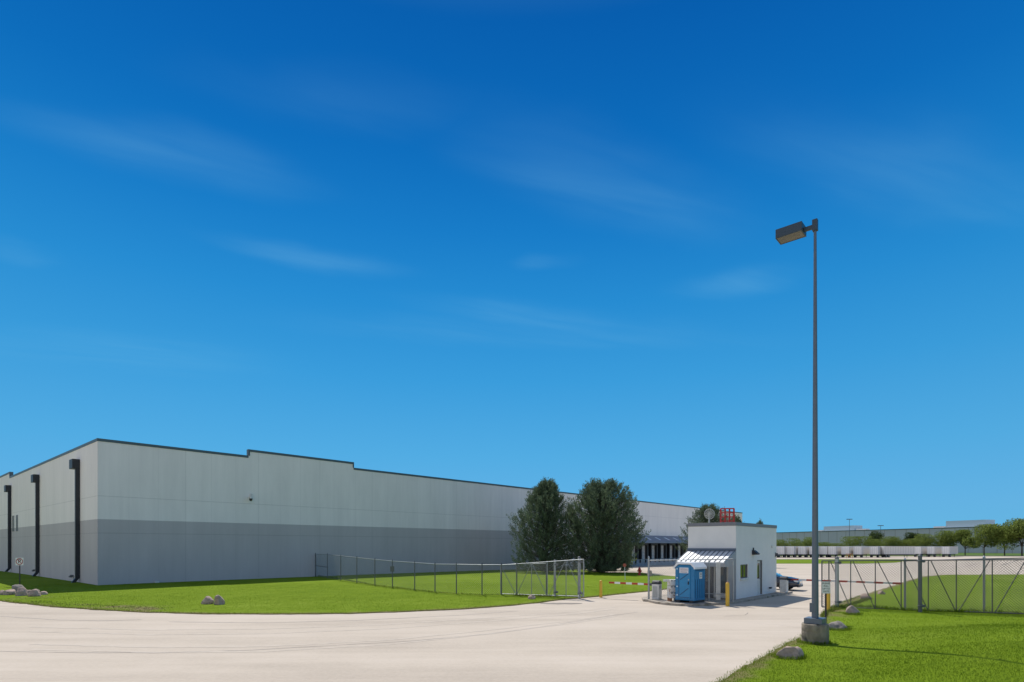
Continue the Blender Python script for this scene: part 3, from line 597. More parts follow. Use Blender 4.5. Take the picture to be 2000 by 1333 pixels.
def gate(name, label, p, q, zb0, zt0, zb1, zt1, verts, diags, m=M_GALV, wr=0.0042, pitch=0.075, mw=None):
    g = thing(name, label, 'gate', (0, 0, 0))
    p, q = Vector((*p, 0)), Vector((*q, 0))
    def pt(t, top):
        z = (zt0+(zt1-zt0)*t) if top else (zb0+(zb1-zb0)*t); v = p.lerp(q, t); return Vector((v.x, v.y, z))
    b = MB()
    b.tube(pt(0, 1), pt(1, 1), 0.027); b.tube(pt(0, 0), pt(1, 0), 0.027)
    for t in (0, 1): b.tube(pt(t, 0), pt(t, 1), 0.03)
    b.build('frame', m, g)
    for t in verts: b = MB(); b.tube(pt(t, 0), pt(t, 1), 0.023); b.build('upright', m, g)
    for t0, t1 in diags: b = MB(); b.tube(pt(t0, 1)-Vector((0, 0, .03)), pt(t1, 0)+Vector((0, 0, .03)), 0.020); b.build('brace', m, g)
    b = MB(); off = Vector((q.y-p.y, p.x-q.x, 0)).normalized()*0.03
    wires(b, p+off, q+off, zb0, zt0, zb1, zt1, pitch=pitch, r=wr); b.build('mesh', mw or M_WIRE, g)
    return g, pt
g1p, g1q = (-0.72, 37.3), (4.25, 34.6)
gate('sliding_gate', 'chain-link sliding gate with zigzag braces beside the lone yellow bollard', g1p, g1q, 0.12, 1.95, 0.18, 2.38, (0.20, 0.39, 0.58, 0.80), ((0.0, 0.19), (0.385, 0.21), (0.395, 0.57), (0.79, 0.6), (0.81, 0.99)))
def gpost(x, y, h, r, label, rail=None):
    t = thing('gate_post', label, 'gate post', (x, y, 0), 0, 'gate posts')
    b = MB(); post(b, 0, 0, 0, h, r); b.build('post', M_GALV if r != .085 else M_GALVD, t)
    b = MB(); b.lathe([(r*1.1, h-0.01), (r*1.15, h+0.03), (r*0.7, h+0.08), (0.005, h+0.1)], (0, 0), 12); b.build('cap', M_GALVD, t)
    for z in (h-0.22, 0.35):
        b = MB(); b.lathe([(r+.005, z-0.03), (r+0.03, z-0.02), (r+0.03, z+0.02), (r+.005, z+0.03)], (0, 0), 12); b.box(r, r+0.12, -0.05, 0.05, z-0.06, z+0.06)
        b.build('roller_bracket', M_GALVD, t)
gpost(2.62, 35.75, 2.25, 0.075, 'thinner steel gate post beside the left sliding gate')
gpost(4.02, 34.95, 2.45, 0.09, 'thick grey steel gate post at the road end of the left sliding gate')

# right gate, its posts, and the fence line behind it
r0, r1 = (15.9, 29.95), (26.4, 25.1)
L = 10.5
def rt(px): # parameter along the gate of a photo column
    k = (px-1000)/F; return (k*r0[1]-r0[0])/((r1[0]-r0[0])-k*(r1[1]-r0[1]))
vt = [rt(x) for x in (1661.5, 1709.6, 1760, 1813, 1867.7, 1938, 2012, 2080)]
dg = [(rt(a), rt(c)) for a, c in ((1622, 1660), (1666, 1708), (1714, 1762), (1765, 1812), (1818, 1866), (1933, 1873), (2003, 1944), (2075, 2018))]
gate('sliding_gate', 'long chain-link sliding gate on the right lawn with slanting braces', r0, r1, 0.06, 2.42, 0.12, 2.62, vt, dg, pitch=0.088, wr=0.0068, m=M_GALVD, mw=M_WIRED)
gpost(16.45, 29.55, 2.55, 0.088, 'grey steel gate post nearest the paper sign with a round cap')
k = (1797-1000)/F; y = 27.55; gpost(k*y, y, 2.68, 0.085, 'tallest dark gate post in front of the right sliding gate')
fr = thing('chain_link_fence', 'chain-link fence running right behind the right sliding gate', 'fence', (0, 0, 0))
RP = [((px-1000)/F*y, y) for px, y in ((1767.5, 28.6), (1922, 27.6), (2080, 26.6), (2250, 25.8))]
RH = [2.48, 2.60, 2.7, 2.75]
for (x, y), h in zip(RP, RH): b = MB(); post(b, x, y, 0, h, 0.05, 0.055); b.build('post', M_GALV, fr)
for i in range(3):
    b = MB(); b.tube((*RP[i], RH[i]-.03), (*RP[i+1], RH[i+1]-.03), 0.024); b.build('top_rail', M_GALVD, fr)
    b = MB(); wires(b, (*RP[i], 0), (*RP[i+1], 0), 0.08, RH[i]-.03, 0.08, RH[i+1]-.03, pitch=0.085, r=0.0035); b.build('mesh', M_WIRED, fr)
b = MB(); x, y = (1619-1000)/F*30.4, 30.4
b.tube((x, y, 0), (x, y, 2.4), 0.03); b.build('post', M_GALVD, fr)

# island fence in front of the awning
fi = thing('chain_link_fence', 'short chain-link fence on the island in front of the gatehouse awning', 'fence', (0, 0, 0.15))
IP = [(7.8, 33.3), (9.2, 32.6), (10.75, 31.85), (11.87, 31.3)]
for i, (x, y) in enumerate(IP): b = MB(); post(b, x, y, 0, 2.33 if i in (0,) else 2.25, 0.055 if i == 0 else 0.035, 0.055 if i == 0 else None); b.build('post', M_GALV, fi)
b = MB(); b.tube((*IP[0], 2.2), (*IP[3], 2.33), 0.027); b.build('top_rail', M_GALV, fi)
b = MB(); b.tube((*IP[1], 0.42), (*IP[3], 0.42), 0.022); b.build('bottom_rail', M_GALV, fi)
b = MB(); wires(b, (*IP[0], 0), (*IP[3], 0), 0.05, 2.2, 0.05, 2.3, pitch=0.075, r=0.0038); b.build('mesh', M_GALV, fi)
e = AB(BH, -0.05, 0.0)
b = MB(); x, y = (IP[3][0]*0.4+IP[2][0]*0.6, IP[3][1]*0.4+IP[2][1]*0.6); b.box(x-0.12, x+0.12, y+0.05, y+0.07, 0.1, 2.15); b.build('filler_panel', M_OFFW, fi)

# ------------------------------------------------------------ portable toilet
TC = AB((9.66, 30.75), 0.6, 0.56)
tl = thing('portable_toilet', 'blue portable toilet with a white roof on the island kerb', 'portable toilet', (*TC, 0.15), YAW-R(4))
M_TB = mat('blue_plastic', (.008, .17, .37), 0.42, var=0.10, vscale=4)
M_TD = mat('blue_plastic_door', (.014, .21, .43), 0.42, var=0.08, vscale=4)
M_TW = mat('white_plastic', (.70, .72, .74), 0.4, var=0.04)
hx, hy = 0.60, 0.56
b = MB(); b.prism([(-hy, 0.12), (hy, 0.12), (hy, 1.85), (hy-0.2, 2.02), (-hy+0.2, 2.02), (-hy, 1.85)], 'x', -hx, hx); b.build('cabin', M_TB, tl, 0.03)
for y in (-0.5, 0.28): b = MB(); b.box(-hx-0.03, hx+0.03, y, y+0.22, 0.0, 0.12); b.build('skid', M_BLACK, tl)
o, ii = 0.07, 0.03
pr = [(-hy-o, 1.80), (-hy-o, 1.90), (-hy+0.14, 2.14), (hy-0.14, 2.14), (hy+o, 1.90), (hy+o, 1.80), (hy+ii*0, 1.80), (hy-0.005, 1.87), (hy-0.2, 2.045), (-hy+0.2, 2.045), (-hy+0.005, 1.87), (-hy, 1.80)]
b = MB(); n = len(pr)
vs = [(-hx-0.06, y, z) for y, z in pr]+[(hx+0.06, y, z) for y, z in pr]; m2 = n//2
fs = [(i, (i+1) % n, (i+1) % n+n, i+n) for i in range(n)]
for i in range(m2-1): fs += [(i, i+1, n-2-i, n-1-i), (n+i, n+n-1-i, n+n-2-i, n+i+1)]
b.add(vs, fs); b.build('roof', M_TW, tl)
b = MB(); b.box(-hx-0.035, -hx-0.001, -0.33, 0.36, 0.22, 1.93); dr = b.build('door', M_TD, tl, 0.01)
b = MB()
for z0, z1 in ((1.22, 1.55), (0.42, 0.78)): b.bar((-hx-0.04, 0.24, z0), (-hx-0.04, -0.24, z1), 0.02, 0.03)
b.box(-hx-0.042, -hx-0.035, 0.30, 0.33, 0.3, 1.9); b.box(-hx-0.042, -hx-0.035, -0.3, 0.33, 0.27, 0.30)
b.build('door_rib', mat('navy_groove', (.008, .05, .13), .5), dr)
b = MB(); b.box(-hx-0.09, -hx-0.037, -0.27, -0.23, 0.98, 1.14); b.build('handle', M_BLACK, dr)
b = MB(); b.box(-hx-0.05, -hx-0.037, -0.29, -0.23, 1.2, 1.27); b.build('latch', M_GALV, dr)
for z in (0.36, 0.82, 1.28, 1.76): b = MB(); b.box(-hx-0.045, -hx-0.001, 0.39, 0.45, z, z+0.07); b.build('hinge', mat('pale_hinge', (.55, .72, .80), .5), tl)
b = MB(); b.box(-hx-0.045, -hx-0.036, -0.24, 0.28, 1.58, 1.87); sgn = b.build('door_notice', M_TW, dr)
b = MB()
for r_, (z, hgt) in enumerate(((1.79, .035), (1.74, .03), (1.705, .02))):
    for j in range(9): b.box(-hx-0.049, -hx-0.0452, 0.22-j*0.05-0.03, 0.22-j*0.05, z, z+hgt)
b.build('notice_lines', mat('grey_ink', (.32, .20, .22), .6), dr)
b = MB()
for j in range(7): b.box(-hx-0.049, -hx-0.0452, 0.21-j*0.058-0.045, 0.21-j*0.058, 1.62, 1.655)
b.build('notice_line_bold', mat('dark_ink', (.10, .04, .10), .6), dr)
b = MB(); b.box(-0.05, 0.24, -hy-0.009, -hy-0.001, 1.28, 1.62); b.build('side_notice', mat('pale_notice', (.62, .68, .66), .6), tl)
b = MB(); b.box(0.0, 0.19, -hy-0.012, -hy-0.0092, 1.46, 1.57); b.box(0.0, 0.19, -hy-0.012, -hy-0.0092, 1.36, 1.42); b.build('side_notice_block', mat('grey_print', (.35, .36, .36), .6), tl)
b = MB()
for k in range(9): b.box(-0.45+k*0.1, -0.41+k*0.1, -hy-0.012, -hy-0.001, 1.70, 1.80)
for k in range(5): b.box(-0.5+k*0.24, -0.485+k*0.24, -hy-0.015, -hy-0.001, 0.25, 1.25)
b.build('side_vent', mat('navy_groove', (0, 0, 0)), tl)

# light-blue drum and rusty white cabinet by it
x, y = 9.3, 32.2
t = thing('plastic_drum', 'light blue plastic drum half hidden behind the portable toilet', 'drum', (x-0.10, y, 0.15))
b = MB(); b.lathe([(.25, 0), (.28, .03), (.28, .38), (.295, .40), (.28, .42), (.28, .80), (.295, .82), (.28, .84), (.27, 1.12), (.22, 1.16)], n=20); b.build('drum', mat('light_blue_plastic', (.12, .34, .58), .45, var=.08), t)
b = MB(); b.lathe([(.20, 1.165), (.20, 1.19), (.19, 1.2)], n=16); b.build('lid', M_BLACK, t)
M_RUST = mat('rusty_white_metal', (.62, .60, .56), .7, spots=((.30, .13, .05), 6.0, .60), bump=.2)
t = thing('storage_cabinet', 'rust-stained white three-tier cabinet on the island left of the portable toilet', 'cabinet', (8.85, 32.05, 0.15), 0.15)
for k in range(3):
    b = MB(); b.box(-0.26, 0.26, -0.22, 0.22, 0.18+k*0.34, 0.18+k*0.34+0.32); d = b.build('box', M_RUST, t, 0.012)
    b = MB()
    for x in (-0.18, 0.0, 0.18): b.box(x-0.025, x+0.025, -0.245, -0.221, 0.18+k*0.34+0.25, 0.18+k*0.34+0.31)
    b.build('latch', M_BLACK, d)
for x in (-0.2, 0.2): b = MB(); b.box(x-0.05, x+0.05, -0.2, 0.2, 0, 0.18); b.build('leg', mat('rust', (.26, .11, .05), .8, var=.3), t)
b = MB(); b.box(-0.55, -0.27, -0.06, 0.06, 1.08, 1.2); b.tube((-0.5, -0.12, 1.12), (-0.5, 0.1, 1.12), 0.05); b.tube((-0.27, 0, 1.14), (-0.2, 0, 1.2), 0.03); b.build('side_arm', M_OFFW, t)

# ------------------------------------------------------------ lift barriers
def barrier(label, loc, rz, Larm, segs, h=0.98, hh=0.86, sc=1.0):
    t = thing('barrier', label, 'barrier', loc, rz, 'lift barriers')
    b = MB(); b.box(-0.21, 0.21, -0.21, 0.21, 0, hh); cb = b.build('cabinet', M_OFFW, t, 0.015)
    b = MB(); b.prism([(-0.22, hh+.003), (0.22, hh+.003), (0.22, hh+.06), (0.14, hh+.17), (0.0, hh+.21), (-0.14, hh+.17), (-0.22, hh+.06)], 'y', -0.22, 0.22); b.build('hood', M_BLACK, cb, 0.02)
    b = MB(); b.box(-0.215, -0.211, -0.14, 0.14, 0.12, hh-0.12); b.box(-0.1, 0.06, -0.215, -0.211, hh-.25, hh-.08); b.build('access_door', M_GALV, cb)
    b = MB(); b.tube((0, 0.10, h), (0, 0.5, h), 0.04); b.box(-0.07, 0.07, 0.12, 0.42, h-0.07, h+0.07); b.build('arm_mount', M_BLACK, t)
    y = 0.42; arm = None; L_ = Larm-0.42
    for i in range(segs):
        y2 = y+L_/segs; b = MB(); b.box(-0.022, 0.022, y, y2, h-0.055, h+0.055)
        col = M_RED if (segs-1-i) % 2 == 0 else M_WHITE
        if arm is None: arm = b.build('arm', col, t)
        else: b.build('stripe', col, arm)
        y = y2
    return t
barrier('barrier left of the gatehouse with its red and white arm across the lawn side', (8.25, 33.25, 0.15), YAW+R(2), 3.1, 7, h=0.82)
barrier('barrier right of the gatehouse with its long red and white arm across the exit lane', (17.85, 38.3, 0.15), YAW+math.pi, 6.5, 13, h=0.84, hh=0.82)

# ------------------------------------------------------------ bollards, signs, light pole
def bollard(label, x, y, h, r, top=None, z=0.02):
    t = thing('bollard', label, 'bollard', (x, y, z), 0, 'yellow bollards')
    b = MB(); b.lathe([(r, 0), (r, h-0.06), (r*0.92, h-0.02), (r*0.6, h), (0.004, h+0.01)], n=20); b.build('body', M_YEL, t)
    if top: b = MB(); b.lathe([(r*0.35, h), (r*0.35, h+0.04), (0.004, h+0.05)], n=10); b.build('cap', mat('orange_cap', (.5, .12, .02), .5), t)
bollard('yellow bollard in front of the gatehouse awning', 11.3, 30.6, 1.24, 0.1, True)
bollard('yellow bollard beside the left sliding gate post', 5.45, 35.8, 1.04, 0.09)
bollard('yellow bollard behind the pull-up sign post', (1618-1000)/F*28.0, 28.0, 1.2, 0.085)

def text_mesh(s, size, name, m, parent, loc, rot):
    cu = bpy.data.curves.new(name, 'FONT'); cu.body = s; cu.size = size; cu.align_x = 'CENTER'; cu.align_y = 'CENTER'; cu.offset = size*0.018; cu.extrude = 0.001
    to = bpy.data.objects.new(name+'_t', cu); COL.objects.link(to); dg_ = bpy.context.evaluated_depsgraph_get(); dg_.update()
    me = bpy.data.meshes.new_from_object(to.evaluated_get(dg_)); bpy.data.objects.remove(to)
    me.materials.clear(); me.materials.append(m)
    o = bpy.data.objects.new(name, me); COL.objects.link(o); o.parent = parent; o.location = loc; o.rotation_euler = rot; return o
def plate_outline(w, h, r=0.03, n=5):
    P = []
    for cx, cz, a0 in ((w/2-r, h/2-r, 0), (-w/2+r, h/2-r, 90), (-w/2+r, -h/2+r, 180), (w/2-r, -h/2+r, 270)):
        for i in range(n+1): a = R(a0+90*i/n); P.append((cx+r*math.cos(a), cz+r*math.sin(a)))
    return P
sx, sy = 12.74, 23.7
ps = thing('road_sign', 'white sign reading PLEASE PULL UP TO GATE on a dark post beside the light pole', 'sign', (sx, sy, 0.05), -0.06)
b = MB(); b.box(-0.03, 0.03, -0.02, 0.02, -0.2, 1.72); b.build('post', mat('brown_post', (.035, .028, .028), .7), ps)
b = MB(); b.prism([(x, z+1.45) for x, z in plate_outline(0.335, 0.49)], 'y', -0.032, -0.022); pl = b.build('plate', M_WHITE, ps)
b = MB(); o1, o2 = plate_outline(0.31, 0.465), plate_outline(0.295, 0.45); n = len(o1)
b.add([(x, -0.0325, z+1.45) for x, z in o1]+[(x, -0.0325, z+1.45) for x, z in o2], [(i, (i+1) % n, (i+1) % n+n, i+n) for i in range(n)]); b.build('border', M_BLACK, pl)
for i, s in enumerate(('PLEASE', 'PULL', 'UP TO', 'GATE')): text_mesh(s, 0.092, 'lettering', M_BLACK, pl, (0, -0.0335, 1.45+0.16-i*0.107), (R(90), 0, 0))

x, y = gp(38.6, 1147); npk = thing('road_sign', 'square no-parking sign on a thin post beside the row of boulders', 'sign', (x, y, 0), 0.08)
b = MB(); b.box(-0.03, 0.03, -0.02, 0.02, -0.1, 2.2); b.build('post', M_BLACK, npk)
b = MB(); b.prism([(x, z+1.97) for x, z in plate_outline(0.58, 0.58, 0.04)], 'y', -0.032, -0.022); pl = b.build('plate', M_WHITE, npk)
b = MB(); n = 36
vs = [(r*math.cos(2*math.pi*i/n), -0.036, 1.97+r*math.sin(2*math.pi*i/n)) for r in (0.26, 0.205) for i in range(n)]
b.add(vs, [(i, (i+1) % n, (i+1) % n+n, i+n) for i in range(n)]); b.bar((-0.165, -0.037, 1.97+0.165), (0.165, -0.037, 1.97-0.165), 0.004, 0.045, up=(0.7, 0, 0.7)); b.build('prohibition_ring', mat('sign_red', (.35, .02, .03), .5), pl)
text_mesh('P', 0.42, 'lettering', M_BLACK, pl, (0, -0.034, 1.97), (R(90), 0, 0))

PX, PY = 9.79, 18.85
lp = thing('light_pole', 'tall dark grey light pole with one box lamp on a round concrete base', 'light pole', (PX, PY, 0), YAW)
M_CB = mat('weathered_concrete', (.25, .21, .155), 0.95, var=0.40, vscale=3.5, bump=1.0, bscale=14, spots=((.085, .078, .06), 2.2, .52), stretch=(1, 1, .5))
b = MB(); prof = [(0.455, -0.2), (0.455, 0.18), (0.447, 0.2), (0.455, 0.22), (0.452, 0.42), (0.445, 0.44), (0.45, 0.46), (0.448, 0.66), (0.43, 0.685), (0.1, 0.69)]
b.lathe([(q_[0]*.885, q_[1]) for q_ in prof], n=36); cb = b.build('concrete_base', M_CB, lp)
for v in cb.data.vertices:
    k = mnoise.noise(v.co*5)*0.012; d_ = Vector((v.co.x, v.co.y, 0)); v.co += d_*k
    if v.co.z > 0.6 and abs(math.atan2(v.co.y, v.co.x)-R(-150)) < 0.16: v.co -= Vector((v.co.x*.12, v.co.y*.12, 0.05))
b = MB(); b.box(-0.27, 0.27, -0.27, 0.27, 0.69, 0.87); b.build('base_cover', M_POLE, lp, 0.012)
b = MB(); b.tube((0, 0, 0.86), (0, 0, 13.55), 0.104, 0.042, n=24); b.build('pole', M_POLE, lp)
b = MB(); b.box(-0.11, -0.08, 0.02, 0.14, 1.05, 1.35); b.build('hand_hole_cover', M_POLE, lp, 0.005)
b = MB(); b.box(-0.075, 0.075, -0.075, 0.075, 13.36, 13.72); b.build('mounting_block', M_HEAD, lp, 0.006)
b = MB(); b.box(-0.05, 0.05, 0.076, 0.33, 13.45, 13.57); b.build('arm', M_HEAD, lp, 0.005)
b = MB(); b.box(-0.27, 0.27, 0.33, 1.14, 13.42, 13.70); hd = b.build('lamp_head', M_HEAD, lp, 0.008)
b = MB(); b.box(-0.235, 0.235, 0.365, 1.105, 13.405, 13.419); b.build('lens', mat('dusty_lens', (.14, .115, .08), 0.25, var=0.3, vscale=4), hd)
b = MB()
for z in ((-0.27, 0.33, 0.27, 0.36), (-0.27, 1.11, 0.27, 1.14)): b.box(z[0], z[2], z[1], z[3], 13.40, 13.418)
for z in ((-0.27, -0.24), (0.24, 0.27)): b.box(z[0], z[1], 0.361, 1.109, 13.40, 13.418)
b.build('lens_frame', M_HEAD, hd)

# small things by the far lane
x, y = gp(1221, 1134)
t = thing('marker_post', 'thin white marker post with a small red disc below the right pine', 'marker', (x, y, 0), 0)
b = MB(); b.tube((0, 0, 0), (-0.05, 0, 1.42), 0.028); b.build('post', M_WHITE, t)
b = MB(); b.tube((-0.05, -0.04, 1.38), (-0.05, -0.02, 1.38), 0.17, n=8); b.tube((-0.05, -0.055, 1.42), (-0.05, -0.041, 1.42), 0.06, n=8); b.build('disc', mat('faded_red', (.45, .10, .07), .6), t)
x, y = gp(1249, 1125)
t = thing('fire_hydrant', 'dark red fire hydrant on the grass near the yard edge', 'hydrant', (x, y, 0.0), 0.3)
b = MB(); b.lathe([(.2, 0), (.2, .06), (.13, .08), (.13, .55), (.18, .57), (.18, .62), (.15, .66), (.12, .76), (.05, .82), (.05, .88), (.005, .9)], n=16); b.build('barrel', M_RED, t)
for s in (-1, 1): b = MB(); b.tube((s*0.1, 0, .46), (s*0.27, 0, .46), .07, n=10); b.build('nozzle', M_RED, t)
b = MB(); b.tube((0, -0.1, .4), (0, -0.28, .4), .09, n=10); b.build('nozzle', M_RED, t)

# ------------------------------------------------------------ boulders
def boulder(label, px, py, w, h, d=None, seed=0, m=None, group='boulders along the lawn edges', base=0.0, rz=0.0, cut=0.0):
    rr = random.Random(seed); d = d or w*0.8
    x, y = gp(px, py); bm = bmesh.new(); bmesh.ops.create_icosphere(bm, subdivisions=4, radius=1)
    off = Vector((seed*7.3, seed*3.1, 0))
    pls = [(Vector((rr.uniform(-1, 1), rr.uniform(-1, 1), rr.uniform(-.2, 1))).normalized(), rr.uniform(0.62, 0.88)) for _ in range(7)]
    for v in bm.verts:
        p = v.co.copy()
        for n_, k in pls:
            e = p.dot(n_)-k
            if e > 0: p -= n_*e*0.85
        p *= 1+0.16*mnoise.noise(v.co*1.4+off)+0.05*mnoise.noise(v.co*4+off)+0.02*mnoise.noise(v.co*11+off)
        v.co = Vector((p.x*w/2*1.06, p.y*d/2*1.06, p.z*h*0.80+h*0.34))
    me = bpy.data.meshes.new('boulder'); bm.to_mesh(me); bm.free(); me.polygons.foreach_set('use_smooth', [True]*len(me.polygons)); me.materials.append(m or M_ROCK)
    o = bpy.data.objects.new('boulder', me); COL.objects.link(o); y += d/2
    o.location = (x*(y/(y-d/2)), y, G(x, y)+base+(mound(x, y) if px > 1400 else 0)); o.rotation_euler = (0, 0, rz)
    return tag(o, label, 'boulder', group)
boulder('large pinkish boulder at the road edge, nearest the light pole base', 1541, 1293, .74, .38, .55, 11, rz=.1)
boulder('grey boulder just behind the light pole base', 1636, 1235, .66, .34, .5, 22, M_ROCK2)
boulder('round tan boulder near the foot of the right gate post', 1665.5, 1204, .55, .40, .5, 5)
boulder('pale rock behind the right gate, nearer its post', 1690, 1173, .62, .34, .5, 8)
boulder('pale rock behind the right gate, farther along the grass edge', 1721, 1163, .42, .28, .4, 9)
boulder('flat-topped square boulder of the pair on the left lawn', 405, 1183, .60, .42, .5, 31)
boulder('pointed boulder of the pair on the left lawn', 428, 1184, .52, .52, .45, 35)
boulder('brown boulder on the grass in front of the left sliding gate', 1039.5, 1173, .5, .28, .4, 41)
boulder('pale boulder beyond the island fence post', 1268.5, 1127, .5, .7, .5, 43)
for i, (px, py, w, h, lb) in enumerate(((3, 1164.5, .7, .35, 'pale boulder cut by the photo\'s left edge'), (20, 1164.5, 1.0, .42, 'flat grey-pink boulder second from the left edge'), (35, 1162, 1.2, .62, 'dark boulder behind the biggest boulder below the no-parking sign'), (41, 1166.5, .92, .55, 'biggest rounded boulder in the row below the no-parking sign'),
        (56.5, 1163, .6, .38, 'smallest boulder in the gap of the row'), (70, 1163, .8, .42, 'boulder behind the purple-grey one at the right of the row'), (68.5, 1167.5, .85, .45, 'purple-grey boulder near the right end of the row'), (86, 1164, .62, .28, 'low pale boulder ending the row on the right'))):
    boulder(lb, px, py, w*.78, h*.92, None, 50+i, M_ROCK2 if i == 2 else None, 'row of boulders at the left lawn edge')

# ------------------------------------------------------------ parked car
cx, cy = 18.5, 42.6
car = thing('parked_car', 'dark blue car with silver wheels nosing out behind the gatehouse', 'car', (cx, cy, 0.02), math.atan2(-0.60, 0.80))
M_CAR = mat('navy_car_paint', (.014, .022, .042), 0.22, 0.4, coat=1.0); M_CHR = mat('chrome', (.62, .63, .65), 0.15, 1.0); M_HL = mat('headlight_glass', (.55, .6, .62), 0.1, 0.3, coat=1)
ys = [0, .45, .80, .90]                                        # half width fractions
def loft(secs):                                                # secs: list of (x, [(y,z)...half profile])
    b = MB(); n = len(secs[0][1]); vs = []
    for x, pr_ in secs: vs += [(x, y, z) for y, z in pr_]+[(x, -y, z) for y, z in reversed(pr_)]
    m_ = 2*n; fs = []
    for j in range(len(secs)-1):
        for i in range(m_): fs.append((j*m_+i, j*m_+(i+1) % m_, (j+1)*m_+(i+1) % m_, (j+1)*m_+i))
    fs += [tuple(range(m_-1, -1, -1)), tuple((len(secs)-1)*m_+i for i in range(m_))]
    b.add(vs, fs, True); return b
body = []
for x, zt, zb, w in ((-2.35, .95, .40, .74), (-2.2, 1.06, .30, .84), (-1.6, 1.06, .24, .90), (-.9, .98, .24, .92), (0.2, .97, .24, .92), (1.0, 1.0, .24, .91), (1.6, .93, .24, .89), (2.05, .84, .27, .84), (2.28, .74, .30, .74), (2.36, .60, .36, .62)):
    body.append((x, [(0.0, zb), (w*.9, zb), (w, zb+.18), (w*1.0, (zt+zb)/2), (w*.95, zt-.10), (w*.80, zt-.01), (0.0, zt+.03)]))
o = loft(body).build('body', M_CAR, car)
cab = []
for x, zt, w in ((-2.1, 1.08, .70), (-1.55, 1.40, .62), (-.9, 1.47, .60), (-.1, 1.47, .60), (.45, 1.30, .64), (1.0, 1.02, .74)):
    cab.append((x, [(0, .95), (.84, .95), (w+(.12 if zt > 1.2 else .03), 1.05 if zt > 1.2 else .98), (w, zt-.06), (w*.8, zt), (0, zt+.01)]))
o = loft(cab).build('glasshouse', mat('car_window', (.10, .16, .19), .06, .2, coat=1), car)
rf = []
for x, zt, w in ((-1.6, 1.41, .60), (-.9, 1.485, .59), (-.1, 1.485, .59), (.28, 1.40, .60)): rf.append((x, [(0, zt-.05), (w, zt-.06), (w*.8, zt+.0), (0, zt+.02)]))
loft(rf).build('roof', M_CAR, car)
for x in (1.42, -1.45):
    for s in (1, -1):
        b = MB(); b.tube((x, s*.70, .33), (x, s*.93, .33), .33, n=28); wl = b.build('wheel', M_RUBBER, car)
        b = MB(); b.tube((x, s*.90, .33), (x, s*.937, .33), .06, n=12)
        for k in range(5):
            a = 2*math.pi*k/5; b.bar((x, s*.935, .33), (x+.21*math.cos(a), s*.935, .33+.21*math.sin(a)), .06, .02, up=(0, 1, 0))
        for k in range(24):
            a, c = 2*math.pi*k/24, 2*math.pi*(k+1)/24; b.bar((x+.215*math.cos(a), s*.935, .33+.215*math.sin(a)), (x+.215*math.cos(c), s*.935, .33+.215*math.sin(c)), .02, .035, up=(0, 1, 0))
        b.build('rim', M_CHR, wl)
        b = MB(); n = 14; vs = [(x+.39*math.cos(math.pi*k/n), s*.925, .33+.39*math.sin(math.pi*k/n)) for k in range(n+1)]+[(x+.39*math.cos(math.pi*k/n), s*.88, .33+.39*math.sin(math.pi*k/n)) for k in range(n+1)]
        b.add(vs+[(x, s*.925, .2)], [(k, k+1, n+2+k, n+1+k) for k in range(n)]+[(2*n+2, k, k+1) for k in range(n)]); b.build('wheel_arch', M_RUBBER, car)
for s in (1, -1):
    b = MB(); b.prism([(1.92, .70), (2.30, .60), (2.33, .70), (2.20, .78), (1.92, .82)], 'y', s*.62, s*.80); b.build('headlight', M_HL, car, .02)
    b = MB(); b.box(.62, .80, s*.88, s*1.06, .98, 1.12); b.build('mirror', M_CAR, car, .03)
b = MB(); b.box(2.28, 2.385, -.50, .50, .50, .70); b.build('grille', M_CHR, car, .02)
b = MB(); b.box(2.2, 2.39, -.62, .62, .26, .42); b.build('bumper', M_GALVD, car, .03)
b = MB(); b.box(2.386, 2.395, -.25, .25, .43, .53); b.build('licence_plate', M_WHITE, car)

# ------------------------------------------------------------ semi-trailers across the yard
def trailer():
    t = thing('semi_trailer', '', 'trailer', (0, 0, 0), YAW, 'white semi-trailers parked across the yard')
    M_TR = mat('trailer_white', (.90, .87, .83), .5, .05, var=.05, vscale=1.0); M_TRS = mat('trailer_side_aluminium', (.66, .63, .59), .5, .1, var=.06)
    b = MB(); b.box(0.05, 15, -1.3, 1.3, 1.15, 4.1); bx = b.build('cargo_box', M_TRS, t, .04)
    b = MB()
    for k in range(12): b.box(.8+k*1.2, .84+k*1.2, -1.315, -1.301, 1.3, 4.0)
    b.build('side_rib', M_GALVD, bx)
    b = MB(); b.box(0.0, 0.05, -1.22, -0.01, 1.2, 4.0); b.box(0.0, 0.05, 0.01, 1.22, 1.2, 4.0); dd = b.build('rear_door', M_TR, t)
    b = MB()
    for y in (-.9, -.3, .3, .9): b.tube((-.03, y, 1.25), (-.03, y, 3.95), .025, n=6)
    b.build('lock_rod', M_GALV, dd)
    b = MB(); b.box(-.02, .10, -1.3, 1.3, 1.03, 1.14); b.box(0, .08, -1.1, 1.1, .5, .62); b.box(0, .06, -.6, -.5, .5, 1.1); b.box(0, .06, .5, .6, .5, 1.1); b.build('bumper_guard', M_GALVD, t)
    b = MB(); b.box(.3, 14.5, -.5, .5, .85, 1.14); b.build('chassis', M_BLACK, t)
    for x in (1.2, 2.5):
        for s in (-1, 1): b = MB(); b.tube((x, s*.75, .52), (x, s*1.27, .52), .52, n=16); w_ = b.build('wheel', M_RUBBER, t); b = MB(); b.tube((x, s*1.0, .52), (x, s*1.28, .52), .26, n=12); b.build('hub', M_GALV, w_)
    for s in (-1, 1): b = MB(); b.box(11.3, 11.45, s*.8-.07, s*.8+.07, 0, 1.14); b.box(11.2, 11.55, s*.8-.15, s*.8+.15, 0, .05); b.build('landing_leg', M_BLACK, t)
    return t
T0 = trailer(); first = True
